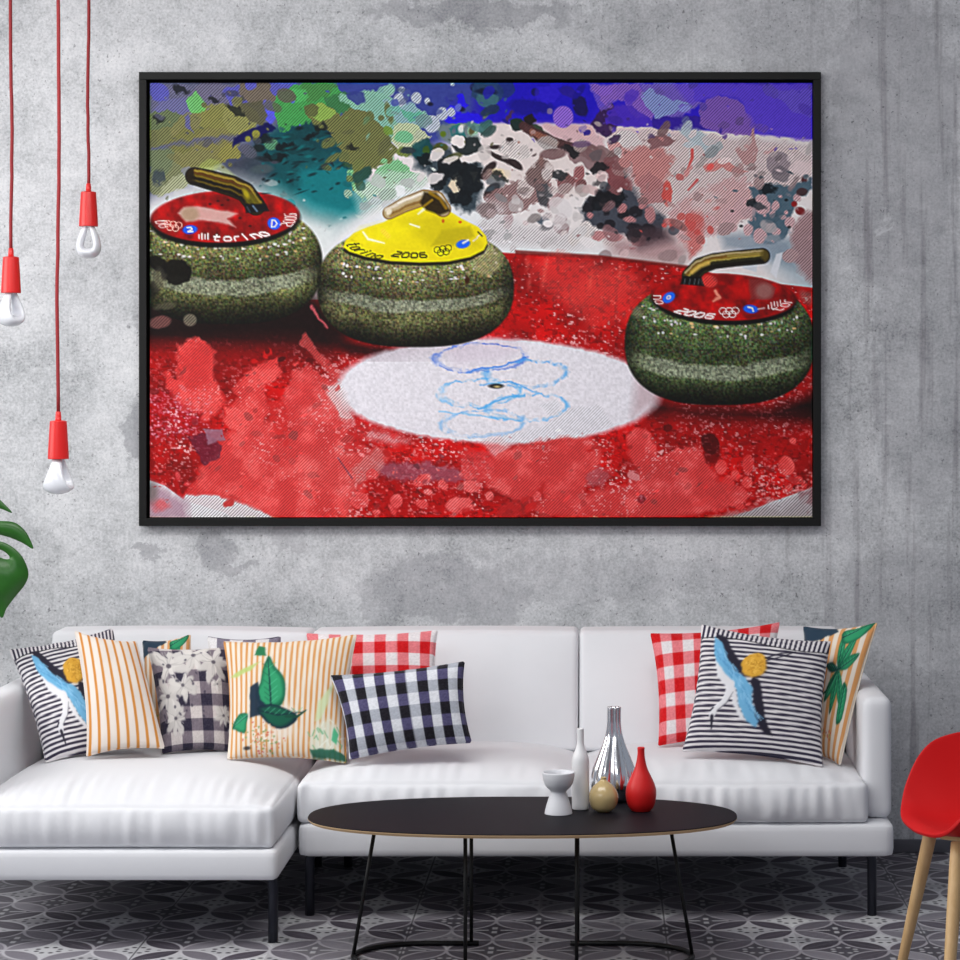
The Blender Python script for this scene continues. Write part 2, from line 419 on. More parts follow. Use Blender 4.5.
def paint_print(nx, ny):
    P = Paint(150, 812, 83, 517, nx, ny)
    P.wx = (P.noise(7, 31, 3) - .5) * 2; P.wy = (P.noise(7, 32, 3) - .5) * 2
    P.bx = P.wx
    big = P.noise(60, 5, 4)[..., None]; fine = P.noise(2.2, 6, 2)[..., None]
    ALL = (slice(None), slice(None))
    rg = np.random.RandomState(11)
    W = 4.5
    # ---- ground: pale wash
    P.c[:] = sr(222, 216, 216) * (0.94 + 0.1 * big)
    # blue band along the top, drifting down to the right
    P.poly([(440, 60), (830, 60), (830, 141), (760, 134), (650, 127), (560, 123), (470, 123)], sr(52, 30, 178), 1.2)
    P.poly([(440, 60), (620, 60), (590, 122), (470, 123)], sr(34, 16, 170), 5, .8)
    P.poly([(455, 126), (560, 125), (650, 129), (700, 133), (700, 142), (600, 138)], sr(206, 178, 184), 6, .8)
    # left: blue-grey over olive, then deep teal
    P.poly([(120, 60), (330, 60), (340, 130), (260, 170), (120, 210)], sr(92, 96, 120), 10, 1, 0)
    P.poly([(330, 60), (480, 60), (475, 128), (430, 150), (330, 120)], sr(62, 72, 140), 8, 1, 0)
    P.poly([(300, 118), (330, 110), (345, 140), (352, 170), (372, 200), (340, 222), (300, 215), (262, 190), (250, 165), (268, 140)], sr(2, 66, 70), 8, 1, 0)
    P.poly([(262, 138), (300, 122), (352, 150), (372, 205), (330, 235), (275, 205), (240, 180)], sr(4, 76, 82), 9, .9, 0)
    P.poly([(300, 168), (345, 165), (378, 200), (348, 220), (318, 215), (296, 200)], sr(16, 120, 126), 5, .8, 0, 3)
    P.poly([(298, 120), (342, 120), (352, 150), (316, 152), (288, 140)], sr(6, 60, 66), 6, .7, 0, 5)
    P.poly([(225, 160), (255, 148), (275, 170), (262, 190), (240, 190), (225, 178)], sr(62, 66, 78), 7, .9, 0)
    # pale halo round the stones
    P.poly([(140, 212), (180, 190), (235, 180), (275, 190), (310, 212), (345, 222), (340, 260), (300, 260), (140, 260)], sr(214, 218, 218), 14, .95, 0)
    P.poly([(335, 250), (345, 225), (395, 190), (430, 178), (460, 188), (500, 215), (530, 235), (600, 250), (690, 262), (690, 275), (510, 262)], sr(220, 222, 224), 13, .95, 0)
    P.poly([(610, 258), (660, 255), (690, 262), (690, 278), (620, 262)], sr(222, 212, 210), 8, .9, 0)
    P.poly([(752, 250), (830, 225), (830, 310), (790, 285)], sr(168, 180, 188), 10, .9, 0)
    # ---- splashes upper left
    ol = sr(132, 132, 62); ol2 = sr(116, 116, 50); bl = sr(86, 86, 176); gr = sr(56, 152, 72); lg = sr(150, 190, 140)
    P.poly([(150, 83), (250, 83), (285, 95), (270, 115), (215, 135), (150, 150)], sr(98, 98, 128), 2, 1, .8, W)
    for (x, y, rx, ry, a, c) in [(158, 92, 11, 8, 30, bl), (176, 112, 22, 16, 0, sr(104, 104, 150)), (215, 95, 24, 12, 0, sr(108, 104, 130)), (236, 96, 12, 9, 20, bl),
                                 (262, 92, 24, 12, 10, sr(112, 100, 84)), (283, 88, 14, 9, 0, bl), (270, 108, 10, 7, 30, sr(92, 92, 200)), (240, 99, 5, 4, 0, sr(60, 60, 50))]:
        P.ell(x, y, rx, ry, c, a, .9, .95, .75, W)
    for (x, y, rx, ry, a, c) in [(165, 128, 24, 18, 0, sr(96, 112, 66)), (172, 150, 34, 22, 0, sr(112, 114, 62)), (205, 128, 34, 20, -10, sr(126, 124, 70)), (225, 122, 28, 16, 20, ol),
                                 (240, 118, 18, 14, 0, sr(140, 140, 78)), (196, 150, 38, 22, -12, ol2), (215, 145, 24, 18, 0, sr(128, 124, 66)), (230, 152, 10, 9, 0, sr(138, 134, 58)),
                                 (186, 166, 32, 16, -15, sr(126, 124, 72)), (165, 178, 22, 14, -20, sr(120, 126, 88)), (160, 160, 14, 16, 0, sr(104, 118, 84)), (176, 184, 18, 7, -30, sr(168, 172, 140))]:
        P.ell(x, y, rx, ry, c, a, .9, .92, .85, W)
    P.poly([(186, 100), (196, 92), (205, 104), (204, 112), (192, 112)], sr(112, 196, 104), 1, .85, .9, 3)
    P.poly([(184, 118), (189, 113), (192, 132), (186, 128)], bl, 1, .7, .8, 3)
    P.poly([(150, 146), (200, 138), (240, 132), (240, 139), (180, 146), (150, 150)], sr(76, 78, 150), 2, .6, .7, 4)
    P.poly([(232, 138), (252, 128), (270, 122), (276, 128), (262, 138), (240, 142), (233, 148)], sr(6, 8, 76), .9, 1, 0, 2)
    P.poly([(262, 118), (266, 104), (278, 100), (284, 110), (270, 124)], sr(90, 92, 208), .9, .9, .3, 2)
    P.poly([(236, 104), (262, 100), (268, 116), (262, 126), (246, 118)], sr(82, 80, 52), .9, .9, .6, 2)
    P.ell(256, 134, 4, 4, ol, 0, .8, 1, .3); P.ell(248, 139, 3, 3, ol, 0, .8, 1, .3)
    P.ell(271, 144, 7, 6, sr(84, 140, 104), 0, .8, .9, .7); P.ell(259, 148, 6, 4, sr(24, 34, 36), 0, .9, .9, 0)
    P.ell(266, 159, 10, 2.5, sr(34, 40, 46), 5, .9, .9, 0); P.ell(262, 169, 11, 4.5, sr(72, 84, 88), -5, 1.2, .8, 0)
    P.ell(158, 177, 7, 9, sr(50, 62, 72), 20, 1, .85, .2, 3)
    P.ell(210, 166, 12, 6, sr(150, 160, 84), -15, 1, .7, .6, 3)
    P.poly([(205, 168), (222, 164), (252, 190), (240, 190)], sr(180, 190, 140), 1.5, .6, 0)
    # greens in the middle left
    P.poly([(274, 95), (300, 83), (330, 83), (352, 100), (350, 112), (322, 118), (300, 126), (282, 130), (276, 118)], gr, .9, .95, .7, W)
    P.poly([(300, 83), (335, 83), (328, 96), (308, 102)], sr(58, 128, 58), .9, .9, .7, 3)
    P.poly([(322, 97), (350, 92), (354, 106), (342, 114), (328, 110)], sr(40, 110, 62), .9, .9, .5, 3)
    P.poly([(290, 90), (306, 88), (310, 98), (296, 104)], sr(80, 178, 100), .9, .7, .7, 3)
    P.poly([(338, 97), (372, 90), (392, 97), (416, 108), (432, 118), (424, 128), (400, 142), (380, 138), (362, 116), (350, 108)], sr(140, 190, 168), .9, .95, .9, W)
    P.poly([(384, 98), (410, 102), (428, 120), (418, 128), (396, 124)], sr(150, 182, 196), .9, .7, .9, 4)
    P.poly([(398, 108), (420, 112), (428, 122), (410, 122)], sr(90, 176, 146), .9, .8, .8, 4)
    P.poly([(305, 108), (318, 103), (334, 108), (340, 116), (350, 108), (366, 112), (384, 128), (398, 152), (392, 162), (374, 168), (362, 180), (360, 190), (352, 190), (350, 170), (340, 160), (342, 150), (330, 132), (316, 126), (308, 118)], sr(108, 112, 48), .8, 1, .9, 3)
    P.poly([(306, 108), (318, 102), (336, 110), (336, 114), (322, 122), (308, 116)], sr(140, 172, 78), .8, .95, .7, 2)
    P.ell(311, 110, 7, 7, sr(84, 90, 40), 0, .8, .9, .6, 2)
    for (x, y, rx, ry, a) in [(329, 143, 8, 4.5, -25), (333, 158, 9, 3, -30), (344, 157, 5, 5, 0), (389, 113, 3.6, 11, -12), (370, 116, 4, 5, 0), (381, 118, 3, 3, 0)]:
        P.ell(x, y, rx, ry, sr(96, 104, 44), a, .8, .95, .8, 1)
    P.poly([(346, 166), (353, 165), (354, 178), (360, 190), (372, 176), (386, 164), (398, 158), (415, 172), (398, 184), (375, 198), (360, 200), (350, 184)], sr(128, 190, 140), .9, .95, .9, W)
    P.poly([(356, 190), (380, 172), (410, 170), (430, 180), (400, 194), (372, 205)], sr(190, 214, 196), 2, .8, .95, W)
    P.poly([(392, 130), (404, 122), (420, 128), (432, 138), (424, 146), (408, 150), (396, 148)], sr(198, 206, 170), .9, .9, .9, W)
    P.ell(404, 137, 9, 6, sr(104, 184, 140), 0, .9, .8, .8, 2)
    P.ell(388, 131, 5, 4, sr(108, 140, 40), 0, .8, .9, .5, 2); P.ell(404, 152, 8, 5, sr(104, 120, 44), 20, .8, .9, .5, 3)
    P.poly([(350, 192), (362, 184), (420, 186), (400, 204), (362, 216)], sr(214, 224, 218), 4, .5, 1)
    # dark teal / charcoal and the pale islands right of them
    P.poly([(408, 150), (424, 142), (440, 146), (452, 150), (470, 152), (480, 160), (482, 190), (478, 208), (462, 214), (448, 198), (430, 176), (415, 166)], sr(54, 66, 74), 3, .95, 0, W)
    P.poly([(412, 144), (428, 138), (434, 152), (424, 164), (412, 158)], sr(22, 74, 78), .9, .9, 0, 3)
    P.poly([(436, 124), (470, 122), (480, 140), (462, 146), (440, 140)], sr(112, 126, 124), 2, .9, 0, 3)
    P.poly([(448, 128), (460, 124), (466, 136), (454, 140)], sr(44, 110, 112), .9, .9, 0, 2)
    P.ell(443, 134, 3, 3, sr(90, 110, 30), 0, .8, .9, 0); P.ell(440, 148, 7, 5, sr(72, 78, 30), 0, .8, .9, 0, 2); P.ell(426, 150, 4, 4, sr(60, 84, 30), 0, .8, .9, 0, 2)
    P.poly([(450, 146), (462, 136), (478, 138), (484, 150), (474, 156), (458, 154)], sr(36, 44, 46), .9, .95, 0, 2)
    P.ell(474, 128, 6, 8, sr(150, 190, 160), 20, .9, .9, .5, 2); P.ell(472, 130, 3, 5, sr(86, 80, 50), 20, .8, .9, 0)
    P.poly([(440, 120), (452, 98), (462, 94), (468, 104), (462, 112), (480, 114), (486, 122), (456, 124)], sr(44, 24, 208), .9, .95, 0, 3)
    for (x, y, r) in [(389, 91, 5), (402, 90, 3.2), (416, 98, 5), (427, 101, 2.6), (442, 114, 6), (451, 112, 4), (432, 124, 8), (400, 100, 6), (452, 84, 2)]:
        P.ell(x, y, r, r * 1.1, sr(196, 204, 214), 0, .8, .95, .9, 1)
    for (x, y, rx, ry) in [(430, 104, 3, 2), (451, 100, 2, 1.5), (461, 109, 4, 2.6), (479, 88, 9, 6), (480, 97, 6, 1.5)]:
        P.ell(x, y, rx, ry, sr(26, 28, 56), 10, .8, .95, 0)
    P.poly([(450, 145), (455, 152), (466, 156), (478, 152), (490, 146), (492, 152), (480, 162), (462, 164), (452, 156)], sr(222, 214, 212), .9, 1, 0, 1.5)
    P.poly([(448, 186), (453, 176), (458, 172), (464, 182), (460, 190), (456, 200), (452, 190)], sr(212, 198, 176), .8, 1, 0, 1.5)
    P.poly([(470, 172), (478, 172), (474, 182)], sr(206, 192, 166), .8, 1, 0, 1)
    # ---- upper middle: pale ground with brown branch and maroon spots
    dk = sr(72, 42, 44); mr = sr(132, 84, 84); ch = sr(58, 56, 62)
    P.poly([(484, 128), (510, 122), (540, 126), (560, 145), (580, 165), (606, 178), (606, 190), (560, 200), (520, 205), (490, 200), (480, 160)], sr(216, 206, 204), 2, .95, 0, 3)
    P.poly([(540, 125), (590, 124), (604, 140), (602, 148), (575, 144), (555, 138)], sr(206, 174, 178), 1.5, .9, .15, 3)
    P.ell(487, 92, 16, 14, sr(44, 70, 100), 0, .9, .9, 0, 3); P.ell(487, 100, 11, 8, sr(70, 110, 116), 0, .9, .8, 0, 2); P.ell(486, 92, 10, 3, sr(16, 26, 52), 0, .9, .9, 0, 2)
    P.ell(506, 88, 9, 9, sr(34, 56, 104), 0, .9, .8, 0, 2)
    P.ell(535, 92, 4, 4, sr(22, 22, 84), 0, .8, .9, 0); P.ell(563, 117, 10, 11, sr(146, 104, 204), 0, .8, 1, .8); P.ell(580, 106, 7, 11, sr(26, 20, 70), -25, .9, .9, 0, 2)
    P.ell(568, 92, 9, 6, sr(44, 30, 130), 20, .9, .8, 0, 2); P.ell(530, 107, 22, 8, sr(24, 12, 120), 5, 1.5, .8, 0, 4)
    P.ell(547, 94, 12, 9, sr(58, 40, 190), 0, 1, .6, 0, 3)
    P.poly([(590, 124), (600, 108), (610, 100), (618, 116), (616, 130), (606, 138)], sr(58, 34, 78), .9, .95, 0, 2)
    P.ell(486, 128, 7, 8, sr(48, 96, 92), 0, .9, .9, .2, 2)
    P.ell(517, 124, 7, 7, sr(30, 48, 46), 0, .8, 1, 0, 2); P.ell(530, 121, 6, 7, sr(34, 26, 30), 0, .8, 1, 0, 2); P.ell(538, 132, 6, 9, sr(44, 58, 46), -30, .8, .9, 0, 2)
    P.line([(522, 126), (540, 136), (556, 143), (575, 148), (586, 150), (600, 158)], [4, 6, 4.5, 5, 7, 8], dk, .9, .95, .2, warp=2)
    P.line([(532, 132), (545, 138), (556, 144)], [3, 3, 2.5], sr(150, 96, 76), .9, .8, .5, warp=1.5)
    P.poly([(560, 148), (590, 143), (612, 150), (618, 165), (606, 175), (588, 168), (570, 160)], sr(128, 104, 106), .9, .9, 0, 3)
    P.ell(592, 151, 6, 7, sr(118, 92, 94), 0, .8, .9, 0, 1)
    for (x, y, rx, ry, a) in [(509, 141, 4, 4, 0), (495, 147, 8, 2, -5), (512, 146, 1, 5, 30), (500, 158, 14, 2.6, 28), (515, 164, 9, 3.5, 35), (489, 168, 9, 4, -40), (492, 190, 10, 5, -40), (483, 176, 4, 3, 0)]:
        P.ell(x, y, rx, ry, sr(48, 36, 38), a, .7, .95, 0, 1)
    P.ell(498, 174, 10, 6, sr(214, 196, 150), 0, 2, .7, 0, 3)
    P.poly([(526, 172), (540, 160), (552, 162), (556, 174), (546, 186), (530, 184)], sr(120, 94, 92), .9, .95, .9, 3)
    P.poly([(485, 196), (505, 185), (530, 178), (552, 185), (545, 200), (520, 212), (500, 215), (486, 206)], sr(142, 108, 108), .9, .9, .9, W)
    P.ell(578, 175, 5, 9, sr(152, 92, 94), 25, .8, .95, .8, 2); P.ell(566, 184, 8, 10, sr(128, 78, 80), 30, .8, .9, .8, 2); P.ell(567, 178, 3, 5, sr(120, 80, 80), 0, .8, .9, .5)
    P.ell(541, 161, 2.5, 6, sr(128, 96, 92), 0, .8, .9, .5)
    P.poly([(534, 186), (546, 182), (552, 196), (540, 202)], sr(70, 72, 78), .9, .9, .5, 2); P.ell(545, 202, 7, 5, ch, 30, .9, .9, .5, 2)
    P.ell(543, 221, 6, 4, sr(66, 78, 92), 0, 1, .9, .3, 2); P.ell(548, 226, 8, 3, ch, -20, 1, .9, .3, 2); P.ell(562, 228, 7, 7, sr(126, 92, 96), 0, .9, .95, .5, 2)
    P.ell(556, 200, 5, 11, sr(156, 120, 122), 40, 1, .8, .8, 2); P.ell(580, 186, 5, 7, sr(110, 64, 66), 20, .8, .9, .6, 2); P.ell(508, 222, 5, 8, sr(172, 142, 146), 20, 1, .8, .8, 2)
    for (x, y, rx, ry, a) in [(494, 210, 12, 9, 0), (500, 232, 22, 14, 10), (530, 236, 18, 10, 0), (560, 240, 20, 10, 10)]:
        P.ell(x, y, rx, ry, sr(214, 208, 210), a, 5, .75, .9)
    P.ell(487, 210, 10, 8, sr(120, 100, 100), 20, 1.5, .8, .8, 3)
    for (x, y, rx, ry) in [(575, 238, 6, 8), (590, 226, 10, 12), (610, 240, 8, 6), (525, 188, 8, 10), (515, 150, 16, 9), (548, 172, 6, 8)]:
        P.ell(x, y, rx, ry, sr(220, 212, 210), 15, 1, .8, .8, 3)
    # dark cluster
    P.poly([(580, 206), (600, 190), (612, 180), (628, 176), (640, 192), (660, 196), (665, 220), (662, 238), (640, 244), (620, 236), (596, 226), (582, 222)], sr(62, 66, 76), 2, .95, 0, W)
    P.poly([(604, 165), (620, 160), (640, 176), (632, 190), (610, 188)], sr(124, 72, 76), .9, .95, .2, 3)
    P.poly([(632, 186), (655, 182), (672, 190), (664, 200), (640, 200)], sr(40, 48, 60), .9, .95, 0, 3)
    P.poly([(622, 170), (632, 164), (634, 172), (624, 178)], sr(56, 58, 66), .9, .95, 0, 2)
    for (x, y, r) in [(592, 200, 5), (588, 208, 6), (610, 224, 6), (600, 226, 4), (624, 214, 6), (636, 212, 7), (618, 204, 4), (606, 212, 3), (648, 230, 8), (598, 192, 4), (634, 230, 8)]:
        P.ell(x, y, r, r * .85, sr(30, 28, 34), 0, .9, .85, 0, 1.5)
    for (x, y, rx, ry, a) in [(622, 208, 5, 4, -30), (630, 220, 6, 3, 0), (642, 206, 4, 3, 0), (604, 202, 6, 3, -30), (612, 236, 10, 4, 15), (590, 216, 4, 3, 0), (638, 240, 8, 5, 0), (650, 214, 5, 8, 0), (598, 236, 7, 5, 0)]:
        P.ell(x, y, rx, ry, sr(186, 128, 130), a, .8, .9, .7, 2)
    P.poly([(610, 240), (668, 232), (690, 250), (680, 266), (640, 262), (612, 254)], sr(148, 108, 110), 9, .65, .2)
    P.poly([(628, 228), (668, 226), (672, 240), (640, 248)], sr(64, 50, 56), 6, .75, 0)
    # right: pink hatches, teal cluster, purple
    pk = sr(196, 148, 150); pw = sr(220, 206, 208)
    P.poly([(588, 83), (616, 83), (618, 100), (600, 112)], sr(112, 84, 190), .9, .8, .6, 3)
    P.poly([(590, 84), (640, 84), (654, 108), (652, 120), (635, 118), (618, 98), (604, 104)], sr(140, 96, 188), .9, .9, .9, W)
    P.poly([(640, 83), (690, 83), (694, 100), (700, 104), (680, 118), (655, 118)], sr(128, 104, 186), .9, .8, .9, W)
    P.poly([(640, 95), (650, 88), (670, 98), (692, 104), (676, 112), (656, 118), (646, 106)], sr(140, 160, 204), .9, .9, .9, 3)
    P.poly([(606, 110), (630, 104), (650, 120), (656, 127), (606, 124)], sr(76, 46, 172), .9, .9, .1, 3)
    P.poly([(652, 118), (676, 116), (704, 118), (716, 124), (700, 132), (652, 128)], sr(56, 34, 140), .9, .95, 0, 3)
    P.poly([(700, 104), (716, 96), (738, 100), (754, 120), (756, 136), (724, 134), (700, 126)], sr(132, 90, 176), .9, .9, .9, 3)
    P.poly([(672, 83), (812, 83), (812, 141), (757, 134), (740, 100), (720, 96), (690, 104)], sr(100, 62, 200), 2, .75, .75, 3)
    P.poly([(770, 92), (812, 88), (812, 120), (790, 108)], sr(104, 84, 192), 1, .7, .8, 3)
    P.poly([(612, 130), (656, 130), (700, 134), (760, 140), (812, 146), (812, 178), (770, 205), (740, 220), (690, 235), (640, 200), (618, 160)], sr(216, 200, 200), 3, .9, .95, 4)
    P.ell(628, 146, 14, 17, sr(222, 214, 214), -20, .9, .95, .9, 2)
    P.poly([(620, 150), (640, 146), (662, 150), (675, 160), (668, 176), (656, 190), (640, 190), (630, 172)], sr(194, 128, 126), 2, .85, .95, W)
    P.poly([(648, 140), (660, 132), (676, 140), (668, 146), (652, 150)], sr(126, 84, 88), .9, .9, .4, 3)
    P.poly([(676, 128), (694, 128), (716, 140), (706, 152), (690, 142)], sr(178, 196, 204), 2, .8, .7, 3)
    P.poly([(636, 180), (650, 172), (664, 184), (666, 200), (644, 206)], sr(176, 120, 122), .9, .85, .9, 3)
    P.ell(667, 193, 5, 12, sr(196, 72, 64), 0, .9, .9, .8, 1.5)
    P.line([(692, 150), (692, 158), (687, 170)], [1.6, 1.6, .8], sr(196, 70, 66), .7, .9, .5)
    P.line([(697, 180), (688, 190)], [1.4, .8], sr(186, 60, 60), .7, .9, .5)
    P.poly([(703, 166), (712, 162), (720, 158), (734, 166), (748, 172), (738, 174), (722, 168), (712, 172), (706, 172)], sr(206, 138, 134), .8, .9, .9, 1.5)
    P.poly([(735, 150), (746, 142), (754, 126), (756, 146), (758, 150), (754, 168), (742, 164)], sr(190, 148, 148), .9, .9, .95, 2)
    P.ell(778, 163, 12, 12, sr(150, 136, 144), 0, .9, .9, .7, 1.5); P.ell(780, 174, 9, 8, sr(112, 104, 112), 0, .9, .8, .5, 2)
    P.ell(802, 168, 10, 8, sr(222, 204, 206), 0, 2, .8, .2, 3); P.ell(804, 180, 3, 4, sr(70, 24, 28), 0, .8, .9, 0)
    P.poly([(668, 212), (690, 196), (730, 176), (752, 186), (748, 210), (735, 226), (704, 238), (680, 240)], sr(206, 164, 166), 2, .7, .95, W)
    P.poly([(747, 188), (764, 184), (792, 186), (812, 178), (812, 190), (796, 200), (790, 226), (784, 240), (770, 246), (752, 238), (748, 220), (757, 206)], sr(74, 96, 110), 1.2, .95, .1, 3)
    P.poly([(720, 234), (752, 232), (790, 240), (796, 270), (760, 256), (724, 248)], sr(126, 140, 154), 5, .75, .1)
    for (x, y, rx, ry) in [(743, 208, 10, 11), (763, 207, 7, 8), (775, 206, 4, 5), (772, 214, 3, 4), (748, 230, 5, 6), (760, 236, 7, 8), (730, 216, 8, 9), (769, 226, 3, 5), (790, 222, 5, 6), (776, 232, 4, 4), (797, 198, 4, 4), (786, 212, 2, 2), (764, 216, 1.5, 1.5), (780, 197, 1.8, 1.4), (732, 228, 5, 4)]:
        P.ell(x, y, rx, ry, sr(206, 172, 176), 20, .8, .95, .8, 1.2)
    P.ell(800, 211, 5, 4, sr(110, 26, 30), 20, .8, .95, 0); P.ell(794, 204, 3, 3, sr(130, 30, 34), 0, .8, .95, 0)
    for (x, y) in [(755, 201), (786, 200), (789, 227), (732, 211), (806, 176), (741, 226)]:
        P.ell(x, y, 1.8, 1.4, sr(20, 22, 28), 0, .7, .9, 0)
    P.poly([(790, 232), (806, 212), (830, 208), (830, 290), (806, 280), (796, 262)], sr(164, 128, 132), 3, .85, .95, 4)
    P.ell(790, 256, 8, 7, sr(180, 150, 152), 0, .9, .9, .8, 2)
    P.poly([(684, 216), (700, 208), (704, 226), (700, 250), (690, 258), (684, 240)], sr(198, 104, 100), 3, .8, .95, 3)
    for (x, y, rx, ry) in [(716, 208, 4, 2), (708, 201, 3.5, 1.8), (697, 232, 3, 3), (702, 241, 3, 3), (690, 222, 5, 9), (710, 230, 3, 4), (664, 225, 2.5, 2.5), (672, 226, 3, 5), (640, 232, 2, 2)]:
        P.ell(x, y, rx, ry, sr(194, 84, 80), -15, .8, .9, .6, 1.2)
    P.poly([(688, 196), (706, 190), (722, 196), (716, 212), (696, 214)], sr(222, 206, 206), 3, .7, .95, 3)
    P.poly([(742, 268), (752, 250), (760, 250), (756, 272)], sr(196, 202, 210), .9, .85, 0); P.poly([(770, 272), (776, 254), (783, 252), (776, 278)], sr(214, 216, 222), .9, .85, 0)
    # ---- scattered splashes that borrow a neighbour's colour
    def splashes(n, xa, xb, ya, yb, rmin, rmax, reach, hp):
        for k in range(n):
            x = rg.uniform(xa, xb); y = rg.uniform(ya, yb)
            if y > 250 and x < 520 and ya < 200: continue
            qx = min(max(x + rg.uniform(-reach, reach), 151), 811); qy = min(max(y + rg.uniform(-reach * .6, reach * .6), 84), 516)
            j = int((qy - P.y0) / P.dy); i = int((qx - P.x0) / P.dx)
            c = P.c[j, i].copy() * rg.uniform(.75, 1.12); hh = P.h[j, i]
            r = rmin + (rmax - rmin) * rg.rand() ** 3
            P.ell(x, y, r * rg.uniform(.8, 1.5), r * rg.uniform(.5, 1), np.clip(c, 0, 1), rg.uniform(-60, 40), .7, rg.uniform(.6, .95), hh if rg.rand() < hp else None, rg.uniform(.5, 3))
    for (x, y, rx, ry, a) in [(452, 168, 14, 10, 20), (470, 180, 12, 16, 0), (440, 178, 8, 12, 30), (462, 198, 12, 8, 0), (424, 160, 9, 6, 20), (500, 176, 8, 5, 30), (262, 140, 9, 4, -20), (284, 146, 10, 4, 10), (310, 136, 8, 3, -25), (322, 128, 8, 5, 0), (276, 158, 12, 4, 0), (236, 110, 9, 5, 30), (352, 148, 6, 3, 0), (180, 90, 8, 4, 20), (214, 100, 6, 3, 0), (160, 118, 6, 4, 0), (572, 152, 10, 5, 20), (600, 168, 8, 7, 0), (560, 176, 6, 5, 30), (616, 196, 10, 6, 0), (768, 190, 9, 5, 0), (752, 204, 5, 6, 0)]:
        j = int((y - P.y0) / P.dy); i = int((x - P.x0) / P.dx)
        P.ell(x, y, rx, ry, P.c[j, i] * .18 + sr(14, 20, 26) * .6, a, .9, .9, 0, 5)
    splashes(520, 150, 812, 83, 245, 1.0, 9, 26, .9)
    splashes(160, 470, 812, 120, 262, 1.0, 8, 30, .9)
    # ---- red ice
    red = sr(184, 2, 5)
    ice = [(120, 300), (300, 300), (330, 300), (500, 253), (600, 256.5), (690, 268), (740, 280), (830, 290), (830, 480), (812, 487), (770, 502), (735, 517), (735, 540), (262, 540), (225, 512), (185, 500), (165, 485), (120, 470)]
    P.poly(ice, red, 1.2, 1, 0)
    wI, mI = P.poly(ice, red, .8, 0, None)
    tex = P.noise(26, 40, 4)[..., None]; spk = P.noise(2.4, 41, 2, 1.5, 1)
    inside = np.zeros_like(P.X); dd = P.poly_d(ALL, ice); inside = np.clip(.5 - dd / 1.6, 0, 1)
    P.c = np.where(inside[..., None] > 0, P.c * (1 - inside[..., None]) + inside[..., None] * (red * (.60 + .6 * tex) + np.array([.0, .02, .02])), P.c)
    sp = np.clip((spk - .70) * 7, 0, 1) * inside * np.clip((P.noise(40, 44, 3) - .3) * 2.4, .1, 1)
    P.c = P.c * (1 - .7 * sp[..., None]) + sr(230, 190, 190) * .7 * sp[..., None]
    P.poly([(515, 250), (600, 255), (692, 266), (692, 269), (600, 259), (515, 254.5)], sr(110, 30, 26), 1, .8)
    # ice shadows under stones
    P.poly([(140, 295), (225, 315), (300, 285), (322, 300), (350, 335), (330, 352), (260, 350), (140, 345)], sr(22, 2, 4), 11, .97, 0)
    P.poly([(320, 310), (345, 340), (420, 352), (480, 345), (420, 362), (350, 356), (322, 336)], sr(34, 2, 6), 5, .9, 0)
    P.poly([(640, 395), (690, 405), (770, 407), (830, 390), (830, 425), (770, 424), (700, 422), (650, 414)], sr(20, 2, 4), 8, .95, 0)
    P.poly([(150, 345), (300, 340), (330, 360), (250, 380), (150, 390)], sr(110, 4, 8), 14, .6, 0)
    P.poly([(660, 400), (812, 420), (812, 470), (720, 450), (670, 425)], sr(140, 4, 8), 14, .55, 0)
    # white button and the drawn rings
    w, m = P.ell(497, 391, 162.5, 52.5, sr(222, 219, 225), 1.2, 2.2, 1, 0, 1.2)
    P.mul(w, m * (P.Y[w] < 362) * np.clip((372 - P.Y[w]) / 30, 0, 1) * np.clip((470 - P.X[w]) / 120 + .2, 0, 1), (.78, .74, .76))
    P.c[w] += (fine[w] - .5) * .07 * m[..., None]
    P.poly([(440, 345), (470, 336), (515, 336), (525, 350), (500, 362), (455, 366)], sr(204, 190, 204), 7, .45, 0)
    P.poly([(636, 378), (660, 394), (658, 402), (632, 418)], sr(176, 150, 156), 6, .6, 0)
    drn = P.noise(5, 50, 2)
    for (x, y, rx, ry, c) in [(480, 358, 46, 14, sr(72, 110, 200)), (526, 374.5, 41, 13.5, sr(84, 160, 220)), (479, 393, 41, 13.5, sr(96, 172, 224)), (526, 407.5, 41, 13.5, sr(88, 168, 224)), (482, 424, 42, 13.5, sr(128, 178, 222))]:
        for k, (q, al) in enumerate([(0, .6), (2.0, .35)]):
            ww = P.win(x - rx - 8, x + rx + 8, y - ry - 8, y + ry + 8)
            d = np.abs(P.ell_d(ww, x + q, y - q * .6, rx - q, ry - q * .4, -2, 3))
            mm = np.clip(1.15 - d / 1.2, 0, 1) * al * np.clip((drn[ww] - .25) * 3.0, .15, 1)
            P.put(ww, mm, c)
    P.line([(466, 372), (500, 366), (525, 358)], 1.0, sr(60, 130, 214), .8, .8, warp=2); P.line([(480, 384), (510, 382), (535, 392)], .8, sr(80, 160, 222), .8, .7, warp=2); P.line([(478, 408), (505, 398), (525, 395)], 1.0, sr(80, 166, 222), .8, .8, warp=2); P.line([(440, 412), (470, 414), (520, 421)], .8, sr(96, 176, 226), .8, .6, warp=2)
    P.ell(496, 386, 7.2, 2.4, sr(22, 20, 20), 0, .8, 1, 0); P.ell(497, 386.6, 3.6, 1.0, sr(190, 176, 130), 0, .6, .9)
    # pink washes over the lower ice
    lr = sr(216, 50, 44); lp = sr(216, 86, 84)
    P.poly([(178, 345), (200, 338), (214, 352), (212, 376), (226, 402), (206, 420), (184, 402), (178, 372)], lr, 2, .85, .8, W)
    P.poly([(164, 372), (178, 378), (200, 402), (194, 418), (176, 398), (166, 390)], lr, 1.5, .85, .8, W)
